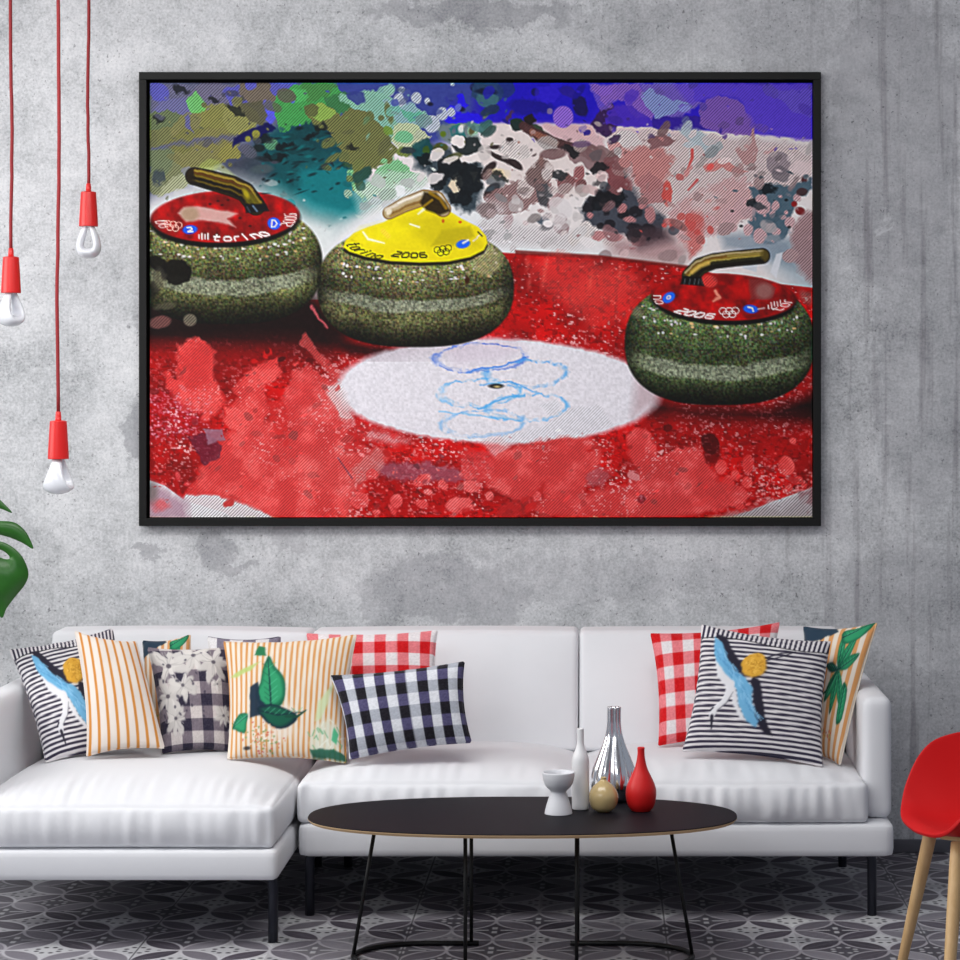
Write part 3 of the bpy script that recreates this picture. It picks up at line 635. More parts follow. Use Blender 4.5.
    P.poly([(233, 388), (246, 372), (262, 362), (278, 358), (280, 372), (264, 388), (270, 412), (252, 436), (226, 428), (224, 408), (240, 398)], lr, 1.5, .9, .9, W)
    P.poly([(302, 335), (306, 332), (316, 350), (340, 370), (336, 384), (322, 366), (310, 352), (300, 345)], sr(190, 80, 76), 1.2, .7, .8, 1.5)
    P.poly([(282, 404), (292, 372), (310, 368), (334, 382), (336, 396), (352, 428), (340, 446), (310, 470), (280, 460), (270, 432)], lp, 2, .8, .9, W)
    P.poly([(226, 436), (250, 425), (300, 418), (345, 432), (370, 460), (340, 500), (300, 517), (240, 500), (190, 492), (205, 466)], sr(212, 62, 58), 5, .85, .95, W)
    P.poly([(300, 455), (350, 440), (376, 462), (350, 500), (300, 500)], sr(222, 130, 126), 8, .7, .95, W)
    P.poly([(322, 384), (340, 384), (356, 424), (340, 420), (330, 402)], sr(232, 214, 216), 3, .8, .95, 3)
    P.poly([(346, 425), (372, 428), (410, 440), (395, 446), (360, 436)], sr(228, 206, 210), 4, .7, .9, 3)
    P.poly([(240, 496), (300, 480), (350, 496), (350, 520), (262, 520)], sr(222, 60, 58), 7, .75, .9, W)
    P.poly([(186, 494), (218, 495), (262, 510), (280, 520), (180, 520), (172, 512)], sr(226, 224, 228), 2, .95, .9, 2)
    P.poly([(146, 480), (165, 488), (186, 502), (190, 520), (146, 520)], sr(170, 140, 156), 5, .9, .3, W)
    P.ell(160, 505, 9, 6, sr(206, 80, 84), 0, 3, .6, .3, 3); P.ell(152, 492, 6, 10, sr(116, 106, 104), 0, 3, .8, 0)
    P.poly([(150, 395), (172, 392), (205, 420), (200, 440), (150, 440)], sr(150, 22, 44), 7, .6, 0, W)
    for k in range(420):
        x = rg.uniform(150, 212); y = rg.uniform(388, 440)
        if rg.rand() < .7: P.ell(x, y, rg.uniform(.6, 1.6), rg.uniform(.5, .9), sr(222, 170, 188), rg.uniform(-30, 30), .6, rg.uniform(.2, .75))
    P.poly([(186, 436), (206, 433), (222, 445), (220, 458), (205, 466), (196, 452)], sr(104, 34, 54), .9, .9, 0, 2)
    P.poly([(203, 428), (222, 430), (226, 440), (208, 444)], sr(146, 106, 122), .9, .9, 0, 2)
    P.poly([(171, 464), (192, 462), (198, 478), (182, 494)], sr(126, 6, 10), .9, .9, 0, 2); P.ell(178, 476, 2.4, 5, sr(200, 70, 76), -15, .8, .9, .3); P.ell(187, 484, 3, 2, sr(200, 70, 76), 0, .8, .9, .3)
    P.poly([(268, 402), (284, 400), (292, 430), (278, 444), (272, 430)], sr(186, 16, 14), 1.2, .85, .3, 3)
    P.poly([(344, 434), (358, 420), (372, 428), (356, 452), (342, 452)], sr(180, 20, 22), 1.2, .85, .2, 3); P.ell(336, 432, 6, 4, sr(186, 20, 18), 0, 1, .8, .3, 2)
    P.poly([(376, 462), (398, 462), (430, 460), (460, 470), (470, 482), (440, 482), (400, 482), (380, 476)], sr(146, 84, 100), 3, .85, .1, W)
    P.poly([(352, 470), (376, 446), (392, 452), (376, 476), (356, 484)], sr(208, 146, 144), 2, .8, .9, 3)
    P.line([(338, 458), (352, 478)], .9, sr(110, 40, 80), .8, .8)
    P.poly([(370, 482), (420, 482), (470, 484), (450, 500), (440, 517), (380, 517), (362, 500)], sr(160, 4, 8), 4, .9, 0, W)
    for (x, y, rx, ry, a) in [(372, 474, 6, 5, 0), (422, 480, 10, 5, -25), (443, 485, 4, 5, -40), (396, 501, 6, 7, 0), (422, 504, 6, 4, 20), (428, 492, 4, 3, 0), (360, 500, 9, 8, 0), (345, 488, 5, 4, 0), (470, 472, 8, 7, 30), (472, 486, 9, 6, 0), (490, 496, 4, 4, 0), (392, 510, 2, 6, -30), (460, 505, 14, 8, 0), (376, 512, 4, 3, 0), (536, 496, 4, 4, 0), (466, 462, 4, 3, 0)]:
        P.ell(x, y, rx, ry, sr(228, 118, 118), a, .8, .9, .8, 1.5)
    for k in range(90):
        x = rg.uniform(350, 480); y = rg.uniform(468, 515)
        P.ell(x, y, rg.uniform(.5, 1.5), rg.uniform(.5, 1.3), sr(220, 110, 108), 0, .6, .7)
    P.poly([(380, 445), (470, 444), (480, 452), (420, 462), (385, 458)], sr(196, 30, 28), 3, .75, 0, W)
    P.poly([(500, 452), (530, 442), (580, 436), (604, 446), (600, 462), (586, 480), (580, 505), (545, 517), (520, 500), (490, 488), (482, 470)], sr(214, 70, 68), 3, .85, .95, W)
    P.poly([(460, 452), (490, 450), (500, 470), (480, 484), (462, 476)], sr(206, 86, 90), 3, .7, .5, W)
    P.poly([(500, 505), (530, 492), (548, 480), (544, 500), (520, 517), (495, 517)], sr(166, 6, 10), 2, .9, .2, 3); P.ell(537, 496, 4, 4.5, sr(230, 120, 120), 0, .8, .95, .7)
    P.poly([(586, 474), (600, 465), (612, 474), (602, 486), (588, 486)], sr(168, 92, 102), 2, .8, .5, 3)
    P.poly([(500, 436), (540, 428), (570, 408), (600, 404), (612, 424), (590, 436), (540, 443), (500, 445)], sr(230, 228, 234), 2, .5, .95, 2)
    P.poly([(480, 442), (500, 436), (510, 446), (495, 458)], sr(232, 212, 216), 2, .7, .9, 2); P.poly([(540, 404), (556, 400), (562, 414), (548, 416)], sr(228, 228, 234), 2, .5, .8, 2)
    P.poly([(584, 448), (630, 432), (652, 432), (640, 445), (612, 452)], sr(176, 16, 16), 3, .8, 0, W)
    P.poly([(560, 510), (600, 490), (640, 486), (650, 500), (640, 517), (560, 517)], sr(216, 80, 80), 4, .8, .9, W)
    P.poly([(626, 436), (634, 427), (644, 428), (654, 442), (656, 458), (674, 450), (690, 446), (704, 456), (716, 482), (740, 486), (752, 496), (735, 506), (700, 514), (640, 517), (620, 500), (636, 482), (640, 470), (628, 456)], sr(216, 60, 62), 1.5, .9, .95, 3)
    P.poly([(640, 466), (660, 462), (690, 490), (680, 517), (640, 517), (630, 490)], sr(210, 84, 90), 8, .7, .95, W)
    P.poly([(676, 452), (694, 446), (704, 458), (690, 470)], sr(230, 120, 120), 2, .7, .9, 3)
    P.poly([(690, 470), (712, 470), (730, 492), (700, 508)], sr(206, 20, 20), 5, .8, .9, W)
    P.ell(641, 499, 4, 5, sr(120, 10, 30), 30, 1, .85, 0, 2)
    P.ell(710, 443, 9, 11, sr(70, 4, 6), -20, 1, .9, 0, 1.5); P.ell(712, 454, 8, 10, sr(80, 4, 6), 0, 2, .7, 0, 2); P.ell(668, 428, 4, 4, sr(80, 6, 6), 0, 1, .8, 0, 2)
    for (x, y, rx, ry) in [(721, 467, 5.5, 7), (735, 475, 4, 5), (748, 464, 5, 9), (728, 484, 6, 8), (786, 466, 8, 9.5), (793, 441, 3, 3), (747, 482, 5, 6), (798, 480, 4, 4), (804, 484, 3, 3), (788, 488, 4, 3)]:
        P.ell(x, y, rx, ry, sr(226, 70, 66), 0, .8, .95, .8, 1)
    for k in range(60):
        x = rg.uniform(756, 812); y = 500 - (x - 756) * .3 + rg.uniform(-16, 4)
        P.ell(x, y, rg.uniform(.7, 2.4), rg.uniform(.6, 1.8), sr(220, 130, 130) if k % 3 else sr(110, 6, 10), 0, .6, .8)
    P.poly([(700, 520), (745, 510), (785, 498), (830, 482), (830, 525), (700, 525)], sr(176, 166, 170), 3, .95, .9, 3)
    P.poly([(760, 500), (785, 496), (800, 500), (780, 512)], sr(208, 204, 208), 3, .6, .8, 3); P.poly([(798, 492), (814, 486), (814, 505), (802, 503)], sr(150, 106, 112), 2, .8, .8, 2)
    P.poly([(530, 262), (560, 255), (600, 262), (640, 275), (620, 300), (570, 310), (545, 290)], sr(216, 44, 34), 6, .55, .7, W)
    P.poly([(560, 290), (600, 270), (650, 285), (628, 320), (590, 330)], sr(214, 56, 44), 5, .45, .6, W)
    for (x, y) in [(527, 265), (530, 282), (546, 264), (543, 280), (620, 272), (590, 282)]:
        P.ell(x, y, 2, 7, sr(226, 120, 106), 10, 2, .5, .4, 2)
    spr = np.clip((P.noise(2.0, 47, 2, 1.4, 1) - .585) * 6, 0, 1) * np.clip((P.noise(30, 48, 3) - .25) * 2, .15, 1) * (P.Y > 335) * np.clip(P.c[..., 0] - P.c[..., 1] - .1, 0, .5) * 1.3
    P.c = P.c * (1 - spr[..., None]) + sr(240, 214, 216) * spr[..., None]
    dk_ = np.clip((P.noise(3.0, 49, 3, 1.3, 1) - .5) * 3.4, 0, 1) * np.clip(P.c[..., 0] - P.c[..., 1] - .1, 0, .6) * (P.Y > 250) * (1 - P.h)
    P.c = P.c * (1 - .5 * dk_[..., None])
    rh = P.h * (P.Y > 330) * np.clip((P.c[..., 0] - P.c[..., 1]) * 3 - .5, 0, 1)
    mo = np.clip((P.noise(18, 91, 4) - .40) * 3.2, 0, 1)
    P.c = P.c * (1 - .8 * rh[..., None]) + .8 * rh[..., None] * (sr(186, 6, 8) * (1 - mo[..., None]) + sr(222, 100, 98) * mo[..., None])
    splashes(260, 150, 812, 430, 517, .8, 5, 18, .9)
    splashes(90, 150, 340, 350, 440, .8, 5, 18, .9)
    P.ell(497, 391, 158, 48, sr(224, 221, 227), 1.2, 1.6, 0)
    # ---- stones
    stone_body(P, 227, 205, 324, 95.5, 61, (.40, .41, .27), 288, 9)
    P.ell(176, 272, 15, 13, sr(16, 14, 10), 10, 1, .92, 0, 3); P.ell(158, 264, 10, 7, sr(18, 16, 12), 40, 1, .9, 0, 2); P.ell(153, 290, 6, 9, sr(24, 22, 18), 0, 1.5, .8, 0, 2)
    P.ell(160, 322, 11, 6, sr(116, 64, 58), -12, .9, .8, .8, 1); P.ell(190, 320, 6.5, 6, sr(112, 104, 86), 0, .9, .85, .8); P.ell(165, 306, 10, 3, sr(74, 70, 48), -10, 1, .7, .5, 2)
    P.ell(159, 280, 6, 12, sr(70, 64, 40), 0, 2, .5, .7, 3)
    stone_body(P, 415.5, 228, 347, 98.5, 71, (.42, .42, .29), 307, 7.5)
    P.ell(487, 262, 15, 12, sr(176, 168, 120), -30, 2, .55, .95, 3); P.ell(467, 280, 2.5, 4, sr(60, 34, 16), 0, .8, .9)
    stone_body(P, 719.5, 281, 405, 95, 81, (.36, .41, .28), 373, 9)
    P.ell(806, 297, 9, 5, sr(140, 120, 112), 45, 2, .5, .9, 2); P.ell(637, 312, 5, 5, sr(150, 140, 110), 0, 2, .5, .9, 1)
    # white crack of ice between the two left stones
    P.line([(312, 306), (318, 318), (328, 328)], [1.8, 1.2, .8], sr(196, 96, 104), .9, .8, .3, warp=1.5)
    # ---- caps
    P.ell(225, 220.5, 75, 27, sr(8, 8, 8), -2, 1, 1, 0); P.ell(225, 216.5, 73.5, 26, sr(164, 4, 8), -2, .9, 1, 0)
    w, m = P.ell(225, 216.5, 73.5, 26, red, -2, .9, 0)
    nz = P.noise(9, 66, 3)
    mm = np.clip(.5 - P.ell_d(w, 225, 216.5, 73, 25.6, -2) / 1.6, 0, 1)
    P.mul(w, mm, 1.0); P.c[w] = P.c[w] * (1 - mm[..., None]) + mm[..., None] * np.clip(P.c[w] * (.50 + .75 * nz[w][..., None]), 0, 1)
    P.poly([(178, 213), (184, 207), (198, 206), (228, 211), (238, 214), (228, 219), (236, 227), (222, 223), (200, 220), (186, 222)], sr(206, 176, 170), 1.6, .9, 0, 1); P.ell(190, 214, 9, 7, sr(166, 142, 120), 0, 2, .9)
    P.poly([(205, 198), (240, 196), (245, 206), (225, 208)], sr(96, 30, 10), 4, .6, 0)
    for (x, y) in [(210, 204), (218, 201), (222, 205), (228, 200), (240, 218), (250, 226)]: P.ell(x, y, 1.6, 1.2, sr(60, 8, 6), 0, .7, .8)
    wt = sr(232, 222, 218)
    P.ell(190, 229.5, 7.5, 4.4, sr(26, 92, 206), -6, .8, 1); P.line([(187.5, 227.6), (191, 227.4), (192, 229), (188, 231.6), (192.6, 231.4)], .7, wt, .5)
    P.ell(274, 223.5, 6.6, 6, sr(30, 96, 214), 20, .8, 1); P.line([(272, 220), (271.6, 227), (275, 226.5), (277, 223.5), (275, 220.5), (272, 220)], .6, wt, .5)
    for (x, h_) in [(199, 4), (202, 7), (205, 5), (208, 7)]: P.line([(x, 237 - h_ * .5), (x, 237 + h_ * .3)], .7, wt, .5, .9)
    cap_text(P, 'torino', 225, 216.5, 73.5, 26, 101, 47, .72, .93, wt, .85)
    cap_text(P, '2006', 225, 216.5, 73.5, 26, 24, -8, .80, .97, wt, .5, .85)
    cap_text(P, '06', 225, 216.5, 73.5, 26, 170, 152, .80, .97, wt, .5, .8)
    rings_mark(P, 173, 226, 9, 4.2, sr(214, 160, 150), 8)
    # yellow cap
    cap = [(343, 247), (346, 240), (354, 233), (368, 227), (384, 222), (398, 214), (415, 206), (432, 203), (449, 211), (462, 219), (478, 227), (486, 236), (487.5, 243), (484, 250), (470, 257), (448, 261.5), (420, 262.5), (390, 261), (365, 256.5), (349, 251.5)]
    P.poly([(x, y + 3.2) for x, y in cap], sr(8, 8, 6), 1, 1, 0)
    P.poly(cap, sr(222, 206, 8), .9, 1, 0)
    P.poly([(400, 222), (440, 214), (470, 232), (480, 246), (430, 246)], sr(190, 176, 4), 5, .6, 0); P.poly([(431, 246), (442, 230), (470, 226), (474, 236), (452, 246)], sr(172, 158, 6), 1.5, .6, 0)
    P.poly([(352, 240), (362, 230), (395, 222), (420, 226), (395, 240), (365, 248)], sr(234, 222, 20), 6, .6, 0)
    P.line([(363, 232), (368, 239), (384, 243)], [1, 1.4, .8], sr(248, 244, 200), .9, .9); P.line([(410, 224), (419, 227)], [.8, 1], sr(250, 246, 210), .8, .9); P.line([(424, 209), (418, 214)], [1.6, .8], sr(248, 244, 200), .8, .85)
    P.line([(383, 231), (388, 236)], 2.4, sr(240, 214, 40), 1, .6, .9); P.line([(352, 240), (362, 245)], 1, sr(196, 180, 10), 1, .5)
    dkk = sr(44, 44, 10)
    cap_text(P, 'torino', 415.5, 238, 72, 24, 165, 119, .82, 1.0, dkk, .65, .9)
    cap_text(P, '2006', 415.5, 238, 72, 24, 115, 77, .60, .82, dkk, .8, .95)
    rings_mark(P, 443, 250.5, 9, 4.2, dkk, -10)
    P.ell(463, 244, 7, 4.2, sr(30, 104, 214), -12, .8, 1); P.line([(463, 243), (468, 240)], 1, wt, .7, .9)
    for (x, y) in [(473, 241), (477, 237)]: P.line([(x, y), (x + 4, y - 3)], .6, wt, .6, .8)
    P.line([(478, 232), (482, 236)], .8, dkk, .6, .7); P.ell(460, 222, 1.6, 1.2, sr(200, 60, 10), 0, .7, .9); P.ell(443, 221, 1.4, 1.8, sr(190, 80, 10), 0, .7, .8)
    # right red cap
    P.ell(724, 300, 73, 25, sr(8, 8, 8), 2, 1, 1, 0); P.ell(723.5, 297, 71.5, 23.4, sr(164, 8, 12), 2, .9, 1, 0)
    w = P.win(650, 800, 268, 325)
    mm = np.clip(.5 - P.ell_d(w, 723.5, 297, 71, 23, 2) / 1.6, 0, 1)
    P.c[w] = P.c[w] * (1 - mm[..., None]) + mm[..., None] * np.clip(P.c[w] * (.45 + .85 * nz[w][..., None]), 0, 1)
    P.poly([(748, 278), (762, 278), (776, 288), (772, 299), (750, 300)], sr(124, 44, 44), 1.2, .85, .2, 1.5); P.ell(764, 291, 9, 8, sr(150, 112, 108), 0, 2.5, .8, 0)
    P.poly([(728, 287), (748, 281), (750, 296), (735, 298)], sr(196, 30, 20), 3, .6, 0)
    P.line([(715, 291), (719, 297), (713, 301)], [1.6, 2, 1], sr(224, 150, 130), 1, .85, warp=1); P.ell(709, 281, 8, 6, sr(206, 40, 8), 10, 1, .9, .8); P.ell(724, 278, 10, 4, sr(110, 8, 8), 0, 1.5, .7)
    P.ell(668.5, 297.5, 7, 4.8, sr(38, 104, 222), -35, .8, 1); P.ell(668.5, 297.3, 2.6, 2, wt, -35, .6, .9); P.ell(668.5, 297.3, 1.2, .8, sr(38, 104, 222), -35, .5, .9)
    P.ell(750.5, 309, 7.6, 4.2, sr(34, 98, 216), 6, .8, 1); P.line([(748, 307), (752, 308), (753, 311)], .8, wt, .6)
    cap_text(P, '2006', 723.5, 297, 71.5, 23.4, 139, 98, .72, .93, wt, .85)
    cap_text(P, 'no', 723.5, 297, 71.5, 23.4, 185, 160, .84, .98, wt, .5, .85)
    cap_text(P, 'tor', 723.5, 297, 71.5, 23.4, 38, 5, .82, .98, wt, .55, .85)
    rings_mark(P, 729, 312.5, 10, 4.4, sr(228, 210, 206), -2)
    for (x, y, h_) in [(768, 307, 4), (771, 305, 6), (774, 304, 5), (777, 304, 5), (780, 302, 4)]: P.line([(x, y - h_ * .4), (x + .5, y + h_ * .4)], .55, wt, .5, .85)
    P.line([(758, 309), (764, 308)], .8, sr(200, 190, 190), .6, .7)
    # ---- handles
    def handle(pts, rad, cols, edge):
        P.line(pts, [r + 1 for r in rad], edge, .8, 1, 0)
        P.line(pts, rad, cols[0], .8, 1, 0)
        for (off, r, c, a) in cols[1]:
            q = []
            for i, (x, y) in enumerate(pts):
                j0, j1 = max(0, i - 1), min(len(pts) - 1, i + 1)
                tx, ty = pts[j1][0] - pts[j0][0], pts[j1][1] - pts[j0][1]; L = math.hypot(tx, ty)
                q.append((x - ty / L * rad[i] * off, y + tx / L * rad[i] * off))
            P.line(q, r, c, 1, a, 0, warp=1.2)
    handle([(194, 176), (210, 180), (232, 186), (245, 192), (256, 206)], [8, 9, 9.5, 9, 8.5], (sr(46, 34, 12), [(-.7, 1.3, sr(160, 138, 60), .85), (-.4, 1.2, sr(96, 60, 16), .9), (-.1, 1.3, sr(122, 104, 30), .8), (.25, 1.6, sr(20, 14, 6), .8), (.5, 1, sr(110, 96, 30), .7), (.75, 1.4, sr(14, 10, 6), .8)]), sr(22, 16, 8))
    P.ell(191, 177, 4, 7.5, sr(34, 26, 12), -15, 1, .7); P.poly([(243, 186), (256, 196), (262, 206), (246, 203)], sr(96, 92, 24), 2, .8); P.ell(246, 194, 2.4, 5, sr(176, 160, 40), -30, 1.2, .8)
    P.poly([(244, 204), (266, 204), (269, 211), (246, 213)], sr(20, 22, 26), 1, 1); P.line([(253, 206), (257, 211)], .9, sr(110, 130, 150), .7, .8); P.line([(247, 207), (250, 212)], .8, sr(60, 66, 76), .7, .8)
    handle([(389, 213), (404, 205), (424, 197.5), (436, 200), (443, 209)], [5.5, 6.5, 7, 8, 7], (sr(176, 160, 122), [(-.6, 2.2, sr(214, 204, 188), .95), (-.1, 1.6, sr(190, 172, 140), .8), (.35, 1.4, sr(120, 84, 34), .7), (.8, 1.2, sr(160, 128, 60), .8)]), sr(116, 82, 32))
    P.poly([(424, 192), (436, 193), (446, 203), (450, 211), (440, 215), (426, 210), (420, 203)], sr(44, 34, 10), 1.4, .95); P.line([(430, 193), (440, 199), (446, 208)], 1.6, sr(150, 118, 20), 1, .8); P.line([(424, 206), (432, 200)], 1.1, sr(160, 130, 30), .9, .8)
    P.ell(389, 212, 2.5, 3.4, sr(228, 220, 200), 30, .8, .9); P.line([(398, 203), (420, 194)], .7, sr(240, 234, 222), .7, .8)
    handle([(690, 276), (700, 266), (714, 261), (735, 258.5), (762, 256)], [7.5, 7.5, 7, 7, 7], (sr(64, 56, 28), [(-.75, 1.2, sr(186, 170, 130), .9), (-.4, 1.6, sr(130, 96, 40), .85), (-.1, 1.2, sr(196, 180, 96), .7), (.3, 1.8, sr(44, 44, 26), .9), (.7, 1.8, sr(24, 22, 16), .9)]), sr(20, 18, 12))
    P.line([(692, 272), (700, 266), (708, 263)], 2, sr(206, 176, 96), 1.2, .85); P.line([(728, 256), (762, 253)], 1.2, sr(150, 140, 80), 1, .8); P.ell(764, 255, 4, 5, sr(90, 78, 36), 0, 1.4, .8)
    P.poly([(683, 276), (701, 277), (704, 286), (680, 284)], sr(16, 16, 18), 1, 1)
    for x in (685, 690, 695, 699): P.line([(x, 279), (x - 1, 284)], .5, sr(96, 100, 104), .6, .7)
    for k in range(60):
        x = rg.uniform(262, 340); y = rg.uniform(128, 196)
        P.ell(x, y, rg.uniform(.8, 5), rg.uniform(.5, 1.6), [sr(4, 30, 36), sr(20, 110, 112), sr(10, 20, 26)][k % 3], rg.uniform(-35, 0), .8, .7)
    # ---- punch: saturation, contrast and a sharpening pass like the print's
    lum = P.c.mean(-1, keepdims=True); P.c = lum + (P.c - lum) * 1.12
    P.c = P.c + (P.c - .5) * .10
    bl_ = P.c.copy()
    for ax_ in (0, 1):
        bl_ = (np.roll(bl_, 2, ax_) + np.roll(bl_, -2, ax_) + np.roll(bl_, 1, ax_) + np.roll(bl_, -1, ax_) + bl_) / 5
    P.c = np.clip(P.c + (P.c - bl_) * .7, 0.003, 1)
    # ---- overall grain
    P.c = np.clip(P.c + (fine - .5) * .05, 0.004, 1)
    P.c = np.clip(P.c, 0, 1) ** 1.0
    return P

# ================================================================ the framed print
pic = empty('framed_picture', (-.388, -.02, 1.787))
tag(pic, 'large black framed print of three curling stones on red ice, on the concrete wall', 'picture')
fx, fz = 682 / 2400 * 7.72 / 2, 454 / 2400 * 7.72 / 2      # half size of the frame at its front
pic.location = ((480 - 600) * 7.72 / F, -.002, H - (299 - 388) * 7.72 / F)
bm = bmesh.new(); T = .0245
for (a, b, c, d) in ((-fx, fx, fz - T, fz), (-fx, fx, -fz, -fz + T), (-fx, -fx + T, -fz + T, fz - T), (fx - T, fx, -fz + T, fz - T)):
    bm_box(bm, a, b, -.040, 0, c, d, .0015, 2)
from_bm('frame', bm, M_frame, pic, smooth=False)
box('backing_board', -fx + T, fx - T, -.010, 0, -fz + T, fz - T, M_gap, pic)
NX, NY = 770, 505
P = paint_print(NX, NY)
px0, px1, pz0, pz1 = [(150 - 480) * 7.73 / F, (812 - 480) * 7.73 / F, (299 - 83) * 7.73 / F, (299 - 517) * 7.73 / F]
gx, gz = np.meshgrid(np.linspace(px0, px1, NX), np.linspace(pz0, pz1, NY))
vv = np.stack([gx, np.full_like(gx, -.030), gz], -1).reshape(-1, 3)
idx = np.arange(NX * NY).reshape(NY, NX)
ff = np.stack([idx[:-1, :-1], idx[1:, :-1], idx[1:, 1:], idx[:-1, 1:]], -1).reshape(-1, 4)
me = bpy.data.meshes.new('print'); me.vertices.add(len(vv)); me.vertices.foreach_set('co', vv.ravel().astype(np.float32))
me.loops.add(ff.size); me.loops.foreach_set('vertex_index', ff.ravel().astype(np.int32))
me.polygons.add(len(ff)); me.polygons.foreach_set('loop_start', np.arange(0, ff.size, 4, dtype=np.int32)); me.polygons.foreach_set('loop_total', np.full(len(ff), 4, np.int32))
me.update(calc_edges=True); me.validate()
set_colours(me, P.c.reshape(-1, 3), P.h.reshape(-1))
M_print = mat('canvas_print', (1, 1, 1, 1), .75, spec=.25); c, hch = colour_attr(M_print)
v, x, y, z = ncoord()
ph = (x - z) * (2400 / 7.73 * .72 / 2.35); ph = ph - ph.floor()
dark = ((ph - .5).abs() - .30).step(.05, .06) * hch
g = N.nt.nodes.new('ShaderNodeGamma'); g.inputs[1].default_value = 3.0; N.nt.links.new(c.s, g.inputs[0])
hs = N.nt.nodes.new('ShaderNodeSeparateColor'); hs.mode = 'HSV'; N.nt.links.new(c.s, hs.inputs[0])
kk = N(hs.outputs[1]); kk = kk * kk * .9 + .10
dk = nmix(1.0, (0, 0, 0, 1), (0, 0, 0, 1)); mm_ = N.nt.nodes.new('ShaderNodeMix'); mm_.data_type = 'RGBA'; mm_.blend_type = 'MULTIPLY'; mm_.inputs[0].default_value = 1
N.nt.links.new(g.outputs[0], mm_.inputs[6]); cc_ = N.nt.nodes.new('ShaderNodeCombineColor')
for i in range(3): N.nt.links.new(kk.s, cc_.inputs[i])
N.nt.links.new(cc_.outputs[0], mm_.inputs[7])
light_ = nmix(hch * .06, c, (1, .98, .98, 1))
nset(M_print, 'Base Color', nmix(dark, light_, N(mm_.outputs[2])))
link('canvas_print', me, M_print, pic, smooth=False)
box('canvas_stretcher', px0, px1, -.0295, -.0105, pz1, pz0, M_gap, pic)

# ================================================================ sofa
def hash_noise(seed):
    r = np.random.RandomState(seed); k = r.uniform(-1, 1, (14, 2)); p = r.uniform(0, 6.28, 14)
    def f(a, b, sc=1.0):
        s = 0
        for i in range(14): s = s + np.sin((a * k[i, 0] + b * k[i, 1]) * sc + p[i])
        return s / 5.0
    return f
def soft_box(name, x0, x1, y0, y1, z0, z1, r, parent, crown=(0, 0, 0), n=(40, 30, 10), wr=0.0, seed=1, fold=0.0, shape=None, m=None, corner=None):
    """an upholstered block: rounded edges, a crown on top/front, creases; 'fold' pleats the front face near its upper edge"""
    bm = bmesh.new(); nx, ny, nz = n
    ids = {}
    def vert(i, j, k):
        key = (i, j, k)
        if key not in ids: ids[key] = bm.verts.new((i / nx, j / ny, k / nz))
        return ids[key]
    for i in range(nx):
        for j in range(ny):
            bm.faces.new([vert(i, j, nz), vert(i + 1, j, nz), vert(i + 1, j + 1, nz), vert(i, j + 1, nz)])
            bm.faces.new([vert(i, j + 1, 0), vert(i + 1, j + 1, 0), vert(i + 1, j, 0), vert(i, j, 0)])
        for k in range(nz):
            bm.faces.new([vert(i, 0, k), vert(i + 1, 0, k), vert(i + 1, 0, k + 1), vert(i, 0, k + 1)])
            bm.faces.new([vert(i, ny, k + 1), vert(i + 1, ny, k + 1), vert(i + 1, ny, k), vert(i, ny, k)])
    for j in range(ny):
        for k in range(nz):
            bm.faces.new([vert(0, j, k + 1), vert(0, j + 1, k + 1), vert(0, j + 1, k), vert(0, j, k)])
            bm.faces.new([vert(nx, j, k), vert(nx, j + 1, k), vert(nx, j + 1, k + 1), vert(nx, j, k + 1)])
    f = hash_noise(seed)
    def ease(t, L):                                        # crowd grid lines towards the edges
        return t + .10 * math.sin(2 * PI * t) * -1
    for v in bm.verts:
        a, b, c = ease(v.co.x, 0), ease(v.co.y, 0), ease(v.co.z, 0)
        p = Vector((x0 + a * (x1 - x0), y0 + b * (y1 - y0), z0 + c * (z1 - z0)))
        q = Vector((min(max(p.x, x0 + r), x1 - r), min(max(p.y, y0 + r), y1 - r), min(max(p.z, z0 + r), z1 - r)))
        dlt = p - q
        if dlt.length > 1e-9:
            # map the cube shell onto the rounded box
            mx = max(abs(dlt.x), abs(dlt.y), abs(dlt.z)); p = q + dlt.normalized() * mx
        U, V_, W_ = 2 * a - 1, 2 * b - 1, 2 * c - 1
        p.z += crown[2] * (1 - U ** 4) * (1 - V_ ** 4) * max(0, (c - .35) / .65)
        p.y -= crown[1] * (1 - U ** 4) * (1 - W_ ** 2) * (1 - b)
        p.x += crown[0] * U * (1 - V_ ** 4) * (1 - W_ ** 2)
        if wr:
            p.z += wr * f(p.x * 9, p.y * 9) * c * (1 - abs(V_) ** 8)
            p.y += wr * .6 * f(p.x * 10 + 3, p.z * 10) * (1 - b)
        if fold:
            top = math.exp(-((b - .10) / .09) ** 2) * (c > .5)
            pl = f(p.x * 200, p.y * 10 + 1) * .55 + f(p.x * 80 + 5, p.y * 5) * .5
            p.z += fold * .55 * pl * top * c
            p.y += fold * (f(p.x * 190, p.z * 14) * .42 + f(p.x * 60 + 2, p.z * 5) * .4) * max(0, 1 - b * 6) * (1 - W_ ** 4)
        if shape: p = shape(p, a, b, c)
        v.co = p
    bmesh.ops.recalc_face_normals(bm, faces=bm.faces)
    return from_bm(name, bm, m or M_sofa, parent)

